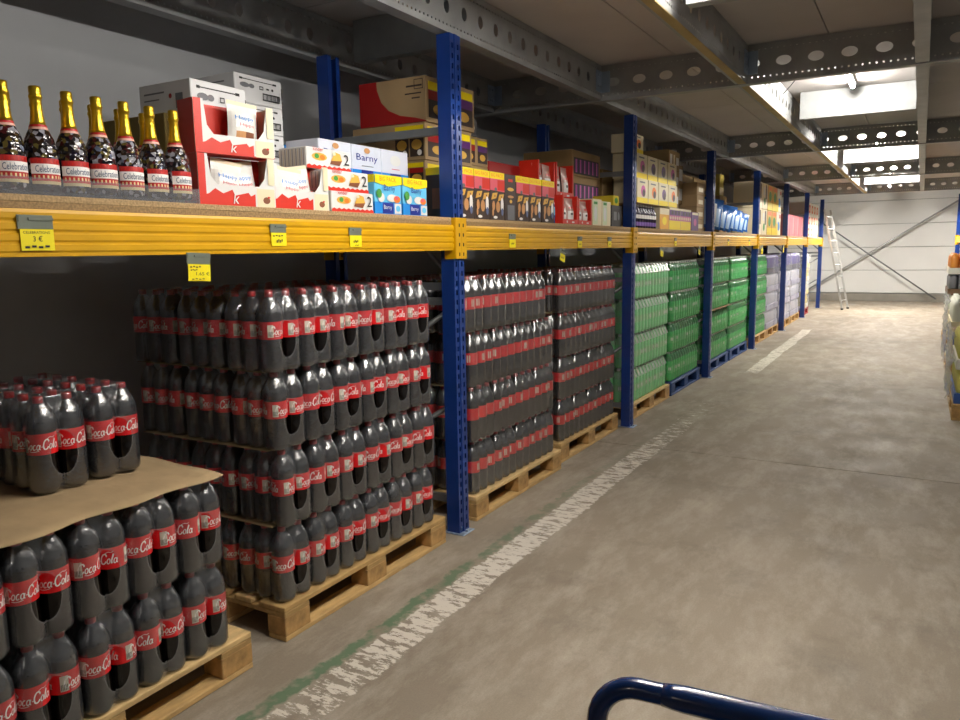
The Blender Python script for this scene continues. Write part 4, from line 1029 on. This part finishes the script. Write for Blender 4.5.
for k in range(2):
    y = 5.50+k*.20; t = carton('cream_box', 'pale green and cream box, %s right of the low red bag displays' % ORD[k], 'box', XS, y, y+.185, ZSH, .20-.01*k, .2, CREAM, 'pale green cream boxes', seam=False)
    p = Print(.185, .2); p.rect(.05, .55, .05, .95, mat('pale_green_print', '#cfd9b4', .5)).oval(.3, .45, .16, .28, WHITE).rect(.1, .5, .8, .9, GRN); front(t, .185, .2-.01*k, .2, p)
t = carton('dark_box', 'small dark box beside the second blue post', 'box', XS, 5.91, 6.14, ZSH, .17, .2, DARKBX, seam=False); p = Print(.23, .17); p.rect(.2, .5, .3, .7, GREYP).oval(.7, .5, .1, .2, GREYP); front(t, .23, .17, .2, p)
t = carton('yellow_box', 'small yellow box on the dark box beside the second post', 'box', XS-.02, 6.0, 6.13, ZSH+.1715, .08, .18, mat('yellow_box', '#d9c02a', .5), seam=False); p = Print(.13, .08); p.oval(.5, .5, .3, .3, GRN); front(t, .13, .08, .18, p)
for k in range(3):
    t = carton('jar_carton', 'dark carton of purple jars, %s of the stack before the second post' % ['bottom', 'middle', 'top'][k], 'carton', -2.385, 5.60, 6.20, ZSH+k*.197, .195, .42, CARD2, 'jar cartons before the second post')
    p = Print(.60, .195); p.rect(.06, .94, .08, .72, DARKBX)
    for q in range(6): p.rect(.1+q*.14, .2+q*.14, .14, .66, PURP).rect(.12+q*.14, .15+q*.14, .14, .66, MAG)
    front(t, .60, .195, .42, p)

# --- third bay
def picture_box(name, xf, y0, wd, z0, h, dep, base, deco, label, group):
    t = carton(name, label, 'box', xf, y0, y0+wd, z0, h, dep, base, group, seam=False); p = Print(wd, h); deco(p); front(t, wd, h, dep, p); return t
def deco_coffee(p): p.rect(0, 1, 0, .22, YELP).oval(.55, .5, .22, .24, random.choice((PURP, MAG, ORG))).oval(.6, .42, .14, .16, BROWN).rect(.2, .7, .82, .88, GREYP)
DKB = mat('dark_bottle', '#241d33', .2); 
for i in range(8):
    y = 6.60+i*.076
    t = thing('sauce_bottle', 'slim dark purple bottle, %s from the second blue post on the shelf' % ORD[i], 'bottle', (XS-.045, y, ZSH+.001), 0, 'slim dark bottles')
    b = MB(); b.lathe([(.030,0),(.034,.006),(.034,.12),(.030,.15),(.014,.175),(.013,.19)], 12); b.build('body', DKB, t)
    b = MB(); b.lathe([(.0346,.02),(.0346,.055)], 12, 0, cap0=False, cap1=False); b.lathe([(.0346,.085),(.0346,.118)], 12, 1, cap0=False, cap1=False); b.build('label', [mat('violet_label', '#7d5ea8', .4), LABW], t, fix=False)
    b = MB(); b.lathe([(.0145,.1905),(.0145,.212),(.012,.214)], 12); b.build('cap', WHITE, t)
t = carton('bottle_tray_board', 'cardboard divider lying on the slim dark bottles', 'cardboard sheet', XS-.0, 6.56, 7.2, ZSH+.2155, .006, .3, CARD, seam=False, c=.001)
def deco_yel(p): p.rect(0, 1, 0, .95, mat('amber_print', '#e0a21c', .5)).rect(0, 1, .7, .95, CREAM).oval(.5, .4, .25, .2, YELP)
picture_box('amber_box', XS, 7.215, .30, ZSH, .20, .25, CREAM, deco_yel, 'amber box between slim bottles and the purple yellow boxes', 'amber boxes')
def deco_py(p):
    p.rect(0, 1, 0, .42, YELP).rect(0, 1, .42, .66, MAG).rect(0, 1, .66, .9, PURP).rect(0, 1, .93, 1, CREAM)
    for k in range(5): p.oval(.1+k*.2, .54, .07, .08, CREAM)
    for k in range(3): p.rect(.15+k*.28, .3+k*.28, .7, .86, BROWN)
for k in range(2): picture_box('chocolate_box', XS, 7.53+k*.41, .40, ZSH, .215, .25, CREAM, deco_py, 'purple and yellow striped box, %s of two' % ('left' if k == 0 else 'right'), 'purple yellow boxes')
picture_box('purple_box', XS, 8.37, .30, ZSH, .20, .25, PURP, lambda p: p.rect(.1, .9, .85, .97, CREAM).oval(.5, .45, .2, .2, MAG), 'plain dark purple box with pale top edge', None)
xx = XS-.02
for r in range(2):
    for i in range(4):
        picture_box('coffee_box', xx-.01*r, 6.60+i*.32, .30, ZSH+.223+r*.215, .213, .22, CREAM, deco_coffee, 'cream and yellow box with coffee picture, %s row, %s from the second post' % ('lower' if r == 0 else 'upper', ORD[i]), 'cream coffee boxes')
for i in range(1): picture_box('coffee_box', xx-.03, 6.56, .28, ZSH+.655, .16, .2, CREAM, deco_coffee, 'single cream coffee box on top beside the second post', None)
def deco_brown(p): p.rect(.1, .3, .15, .8, WHITE).rect(.4, .55, .15, .8, CREAM).rect(.65, .9, .3, .7, WG)
for k in range(3): picture_box('shipping_carton', -2.30, 7.92, .40, ZSH+.223+k*.2, .198, .3, CARD2, deco_brown, 'brown carton with white labels, %s of the stack right of the coffee boxes' % ['bottom', 'middle', 'top'][k], 'brown cartons right of the coffee boxes')
picture_box('shipping_carton', -2.32, 7.92, .40, ZSH, .22, .1, CARD2, deco_brown, 'brown carton hidden behind the striped boxes', None) if False else None
for k in range(4): picture_box('shipping_carton', XS-.03, 8.70, .34, ZSH+k*.135, .133, .3, CARD, lambda p: p.rect(.2, .8, .25, .6, CREAM), 'brown carton, %s of the stack beside the third blue post' % ['bottom', 'second', 'third', 'top'][k], 'brown cartons beside the third post')
for k in range(2): picture_box('shipping_carton', -2.36, 8.34, .34, ZSH+.30+k*.21, .208, .3, CARD2, lambda p: p.rect(.55, .95, .2, .8, WG).ring(.1, .45, .2, .7, .005, BROWN), 'brown carton with grey label, %s beside the third post' % ['lower', 'upper'][k], 'labelled cartons beside the third post')
picture_box('shipping_carton', -2.50, 8.34, .34, ZSH, .298, .3, CARD2, lambda p: p.rect(.2, .8, .3, .6, BROWN), 'brown carton behind the purple box', None)
t = carton('shipping_carton', 'long brown carton deep behind the coffee boxes', 'carton', -2.48, 6.5, 7.9, ZSH, .52, .4, CARD2)
picture_box('shipping_carton', -2.29, 7.92, .41, ZSH, .22, .1, CARD2, deco_brown, 'low brown carton behind the striped boxes', None) if False else None

# --- fourth bay: blue bags, brown cartons deep behind
BLB = pouch_mesh(.30, .36, .10, [(.1,.3,.1,.9,1), (.5,.65,.2,.8,2), (.75,.9,.1,.7,1)], [mat('glossy_blue_bag', '#2f62a8', .22, bump=.3, bscale=20), mat('pale_blue_bag_print', '#a9c4e4', .3), LABW])
for i in range(7):
    o = tag(ob('blue_bag', BLB, None, (XS-.17, 9.86+i*.29, ZSH+.058)), 'glossy blue and white bag leaning, %s from the third blue post' % ORD[i], 'bag', 'blue bags on the shelf')
    o.rotation_euler = (-.22-.05*(i % 3), -.25, -.95); o.scale = (1, 1, [1.1, .95, .9, .95, .85, .8, .72][i])
o = tag(ob('blue_bag', BLB, None, (XS-.3, 9.52, ZSH+.173)), 'glossy blue bag standing upright beside the third post', 'bag'); o.scale = (1, .8, 1.1)
t = carton('shipping_carton', 'brown carton under the upright blue bag', 'carton', XS-.2, 9.36, 9.68, ZSH, .17, .25, CARD2)
for k in range(3):
    for i in range(3): picture_box('shipping_carton', -2.68, 9.7+i*.7, .66, ZSH+k*.25, .245, .30, CARD2, lambda p: p.rect(.1, .5, .55, .6, BROWN).rect(.6, .9, .2, .5, CARD), 'brown carton behind the blue bags, %s row, %s from left' % (['bottom', 'middle', 'top'][k], ORD[i]), 'cartons behind the blue bags')
picture_box('yellow_box', -2.50, 11.1, .26, ZSH+.53, .30, .12, mat('yellow_olive_card', '#a8963c', .6), lambda p: p.rect(.05, .95, .05, .4, CREAM), 'tall olive box with cream foot standing high behind the blue bags', None)
t = carton('shipping_carton', 'brown carton supporting the olive box behind the blue bags', 'carton', -2.47, 11.0, 11.45, ZSH, .528, .2, CARD2)

# --- fifth to seventh bay
def deco_c1(p): p.rect(.55, .8, .4, .95, BROWN).oval(.4, .3, .2, .15, GRN).rect(.1, .4, .55, .85, WH2)
def deco_c2(p): p.rect(0, 1, .0, .3, YELP).oval(.5, .55, .3, .2, GRN).rect(.1, .9, .8, .95, ORG)
def deco_c3(p): p.rect(0, 1, .6, 1, WH2).oval(.5, .4, .3, .2, MBLUE).rect(0, .3, 0, .5, YELP).rect(.6, .9, .75, .9, RED)
for r in range(2):
    for i in range(5):
        d, nm, base = [(deco_c1, 'cream box with dark stripe', CREAM), (deco_c1, 'cream box with dark stripe', CREAM), (deco_c2, 'yellow and orange box', mat('warm_yellow_card', '#d8a83a', .5)), (deco_c2, 'yellow and orange box', mat('warm_yellow_card')), (deco_c3, 'white box with blue spot', CREAM)][i]
        picture_box('grocery_box', XS-.02, 12.22+i*.46, .44, ZSH+r*.40, .395, .35, base, d, '%s beyond the fourth post, %s row, %s from left' % (nm, 'lower' if r == 0 else 'upper', ORD[i]), 'boxes beyond the fourth post')
PKC = mat('pink_carton', '#b9616a', .55, noise=.08)
for i in range(4): picture_box('pink_carton', XS-.02, 15.0+i*.62, .60, ZSH, .40, .4, PKC, lambda p: p.rect(.1, .14, 0, 1, PINK).rect(.6, .85, .1, .9, mat('pale_pink_print', '#c98080', .5)), 'tall pink carton beyond the fifth post, %s from left' % ORD[i], 'pink cartons beyond the fifth post')
for i in range(2): picture_box('shipping_carton', -2.6, 15.1+i*1.2, 1.1, ZSH, .62, .36, CARD2, lambda p: p.rect(.3, .6, .5, .7, GREYP), 'brown carton behind the pink ones, %s' % ['left', 'right'][i], 'cartons behind the pink ones')
ORC = mat('orange_red_card', '#c8562e', .5)
for r in range(3):
    for i in range(5): picture_box('grocery_box', XS-.02, 17.8+i*.46, .44, ZSH+r*.25, .246, .35, WH2, lambda p: p.rect(.15, .75, .1, .8, ORC).rect(.3, .55, .3, .6, CREAM), 'orange and white box beside the ladder, %s row, %s from left' % (['bottom', 'middle', 'top'][r], ORD[i]), 'orange boxes beside the ladder')

# ------------------------------------------------------------------ price tags on the beams
HOLD = mat('grey_green_tag_holder', '#6d7468', .35, noise=.1); YTAG = mat('yellow_paper', '#f2e000', .6)
def price_tag(y, z_, s_, lines, label, tilt=0, x=RX+.006):
    t = thing('price_tag', label, 'price tag', (x, y, z_), 0, 'yellow price tags'); t.rotation_euler = (tilt, 0, 0)
    w_, h1, h2 = .088*s_, .034*s_, .052*s_
    b = MB(); b.box(0, .003, -w_/2, w_/2, 0, h1, 0, .0008); b.box(.003, .006, -w_*.2, w_/2, h1*.62, h1*.8); b.box(.003, .0045, -w_*.46, -w_*.28, h1*.5, h1*.95); b.build('holder', HOLD, t)
    b = MB(); b.box(.0005, .002, -w_*.44, w_*.5, -h2, -.0004); b.build('card', YTAG, t)
    p = Print(w_*.94, h2)
    for (tx, u, v, wd, ht) in lines:
        if tx: p.text(tx, u, v, wd, BLACKP, ht)
        else:                                # handwriting too small to read: short strokes
            for k in range(4): p.rect(u+wd*k/4, u+wd*(k+.7)/4, v+.3*ht*(k % 2), v+ht*(.75+.25*(k % 2)), BLACKP)
    p.put(t, 'F', .002, -w_*.44, -h2, 'writing')
price_tag(1.228, 1.627, 1.12, [('CELEBRATIONS', .08, .78, .8, .12), ('3 €', .36, .42, .28, .26), ('', .10, .10, .78, .14)], 'large yellow price tag reading 3 euro under the gold-topped bottles')
price_tag(1.767, 1.519, 1.1, [('', .08, .78, .5, .1), ('', .08, .6, .3, .1), ('1.65 €', .30, .34, .6, .2), ('', .1, .08, .6, .08)], 'yellow price tag hanging below the beam over the cola packs', -.05)
price_tag(2.145, 1.628, .95, [('', .1, .7, .7, .12), ('', .3, .25, .4, .25)], 'yellow price tag under the red snack displays')
price_tag(2.60, 1.622, .95, [('', .3, .35, .4, .25), ('', .4, .1, .3, .1)], 'yellow price tag under the white biscuit boxes')
price_tag(4.06, 1.612, .95, [('', .3, .35, .4, .25)], 'yellow price tag under the dark biscuit cartons')
price_tag(5.10, 1.605, .9, [('', .3, .35, .4, .25)], 'yellow price tag under the low red bag displays')
price_tag(5.70, 1.605, .9, [('', .3, .35, .4, .25)], 'yellow price tag under the pale green cream boxes')
price_tag(4.80, 1.516, .95, [('', .2, .35, .6, .25)], 'yellow price tag hanging below the second beam over cola', -.25)
price_tag(7.1, 1.516, 1.0, [('', .3, .35, .4, .25)], 'yellow price tag hanging at the left of the third beam over green packs', -.2)
price_tag(8.5, 1.516, 1.0, [('', .3, .35, .4, .25)], 'yellow price tag hanging at the right of the third beam over green packs', -.2)
price_tag(7.55, 1.61, .9, [('', .3, .35, .4, .25)], 'yellow price tag under the purple and yellow boxes')
price_tag(9.95, 1.61, .9, [('', .3, .35, .4, .25)], 'price tag at the left of the beam under the blue bags')
price_tag(11.3, 1.61, .9, [('', .3, .35, .4, .25)], 'price tag at the right of the beam under the blue bags')
price_tag(12.3, 1.505, 1.5, [('', .3, .35, .4, .25)], 'yellow price tag hanging just beyond the fourth post')
price_tag(14.4, 1.505, 1.5, [('', .3, .35, .4, .25)], 'yellow price tag hanging just before the fifth post')

# ------------------------------------------------------------------ ladder, end wall braces, trolley
t = thing('ladder', 'aluminium ladder leaning on the last blue post', 'ladder', (-1.57, 20.05, 0)); AL = mat('aluminium', '#b4b4b2', .4, .4)
top = Vector((-.49, 0, 2.36))
for y in (0, .42):
    b = MB(); b.prism([(-.022,-.012),(.022,-.012),(.022,.012),(-.022,.012)], 'z', 0, 1)
    o = b.build('rail', AL, t, (y*.22, y, .02)); o.scale = (1, 1, top.length); o.rotation_euler = (0, math.atan2(top.x, top.z), 0)
    b = MB(); b.box(y*.22-.03, y*.22+.03, y-.02, y+.02, 0, .04, 0, .004); b.build('rubber_foot', BLACKP, t)
for k in range(8):
    f_ = (k+.7)/8.3; b = MB(); b.tube([(top.x*f_+.005, .0125, .02+top.z*f_), (top.x*f_+.088, .4075, .02+top.z*f_)], .015, 8); b.build('rung', AL, t)
DB = mat('dark_brace_steel', '#77797b', .4, .5)
b = MB(); b.tube([(-2.6, 23.22, 2.28), (.40, 23.22, .09)], .018, 8); tag(b.build('wall_brace', DB), 'thin dark diagonal steel brace falling to the right before the end wall', 'brace')
b = MB(); b.tube([(-2.7, 23.30, .32), (.75, 23.30, 2.62)], .024, 8); tag(b.build('wall_brace', mat('light_brace_steel', '#b5b6b6', .4, .4)), 'pale diagonal steel brace rising to the right before the end wall', 'brace')

NAVYM = mat('blue_trolley_paint', '#0d2f66', .22, noise=.05, coat=.5)
t = thing('trolley', 'dark blue tubular trolley handle at the bottom edge of the photo', 'trolley', (-.2, .5, 0))
# the handle: a bar that bends down at both ends
A_ = Vector((-.352+.2, .925-.5, .960)); B_ = Vector((.17+.2, 1.02-.5, .925))
hd = (B_-A_).normalized(); dn = Vector((-.012, -.10, -1)).normalized(); rr = .055
pts = []
lowL = A_+dn*.78; pts.append(lowL)
for k in range(9):
    a = PI/2*k/8; pts.append(A_ + dn*rr*(1-math.sin(a)) + hd*rr*(1-math.cos(a)))
for k in range(9):
    a = PI/2*k/8; pts.append(B_ - hd*rr*(1-math.sin(a)) + dn*rr*(1-math.cos(a)))
pts.append(B_+dn*.75)
b = MB(); b.tube(pts, .0145, 16); h_ = b.build('handle', NAVYM, t)
g0 = A_+hd*.085; g1 = B_-hd*.085
b = MB(); b.tube([g0, g0+hd*.015, g0+hd*.03, g1-hd*.03, g1-hd*.015, g1], [.0148, .0168, .018, .018, .0168, .0148], 16); b.build('grip_sleeve', NAVYM, t)
b = MB(); b.box(-.2, .42, -.62, .36, .155, .185, 0, .008); b.build('deck', NAVYM, t)
for x in (-.13, .35):
    for y in (-.52, .26):
        b = MB(); b.tube([(x-.018, y, .055), (x+.018, y, .055)], .055, 16); w_ = b.build('wheel', BLACKP, t)
        b = MB(); b.box(x-.028, x-.022, y-.02, y+.02, .05, .155); b.box(x+.022, x+.028, y-.02, y+.02, .05, .155); b.box(x-.028, x+.028, y-.02, y+.02, .147, .154); b.build('caster_fork', FOOT, t)
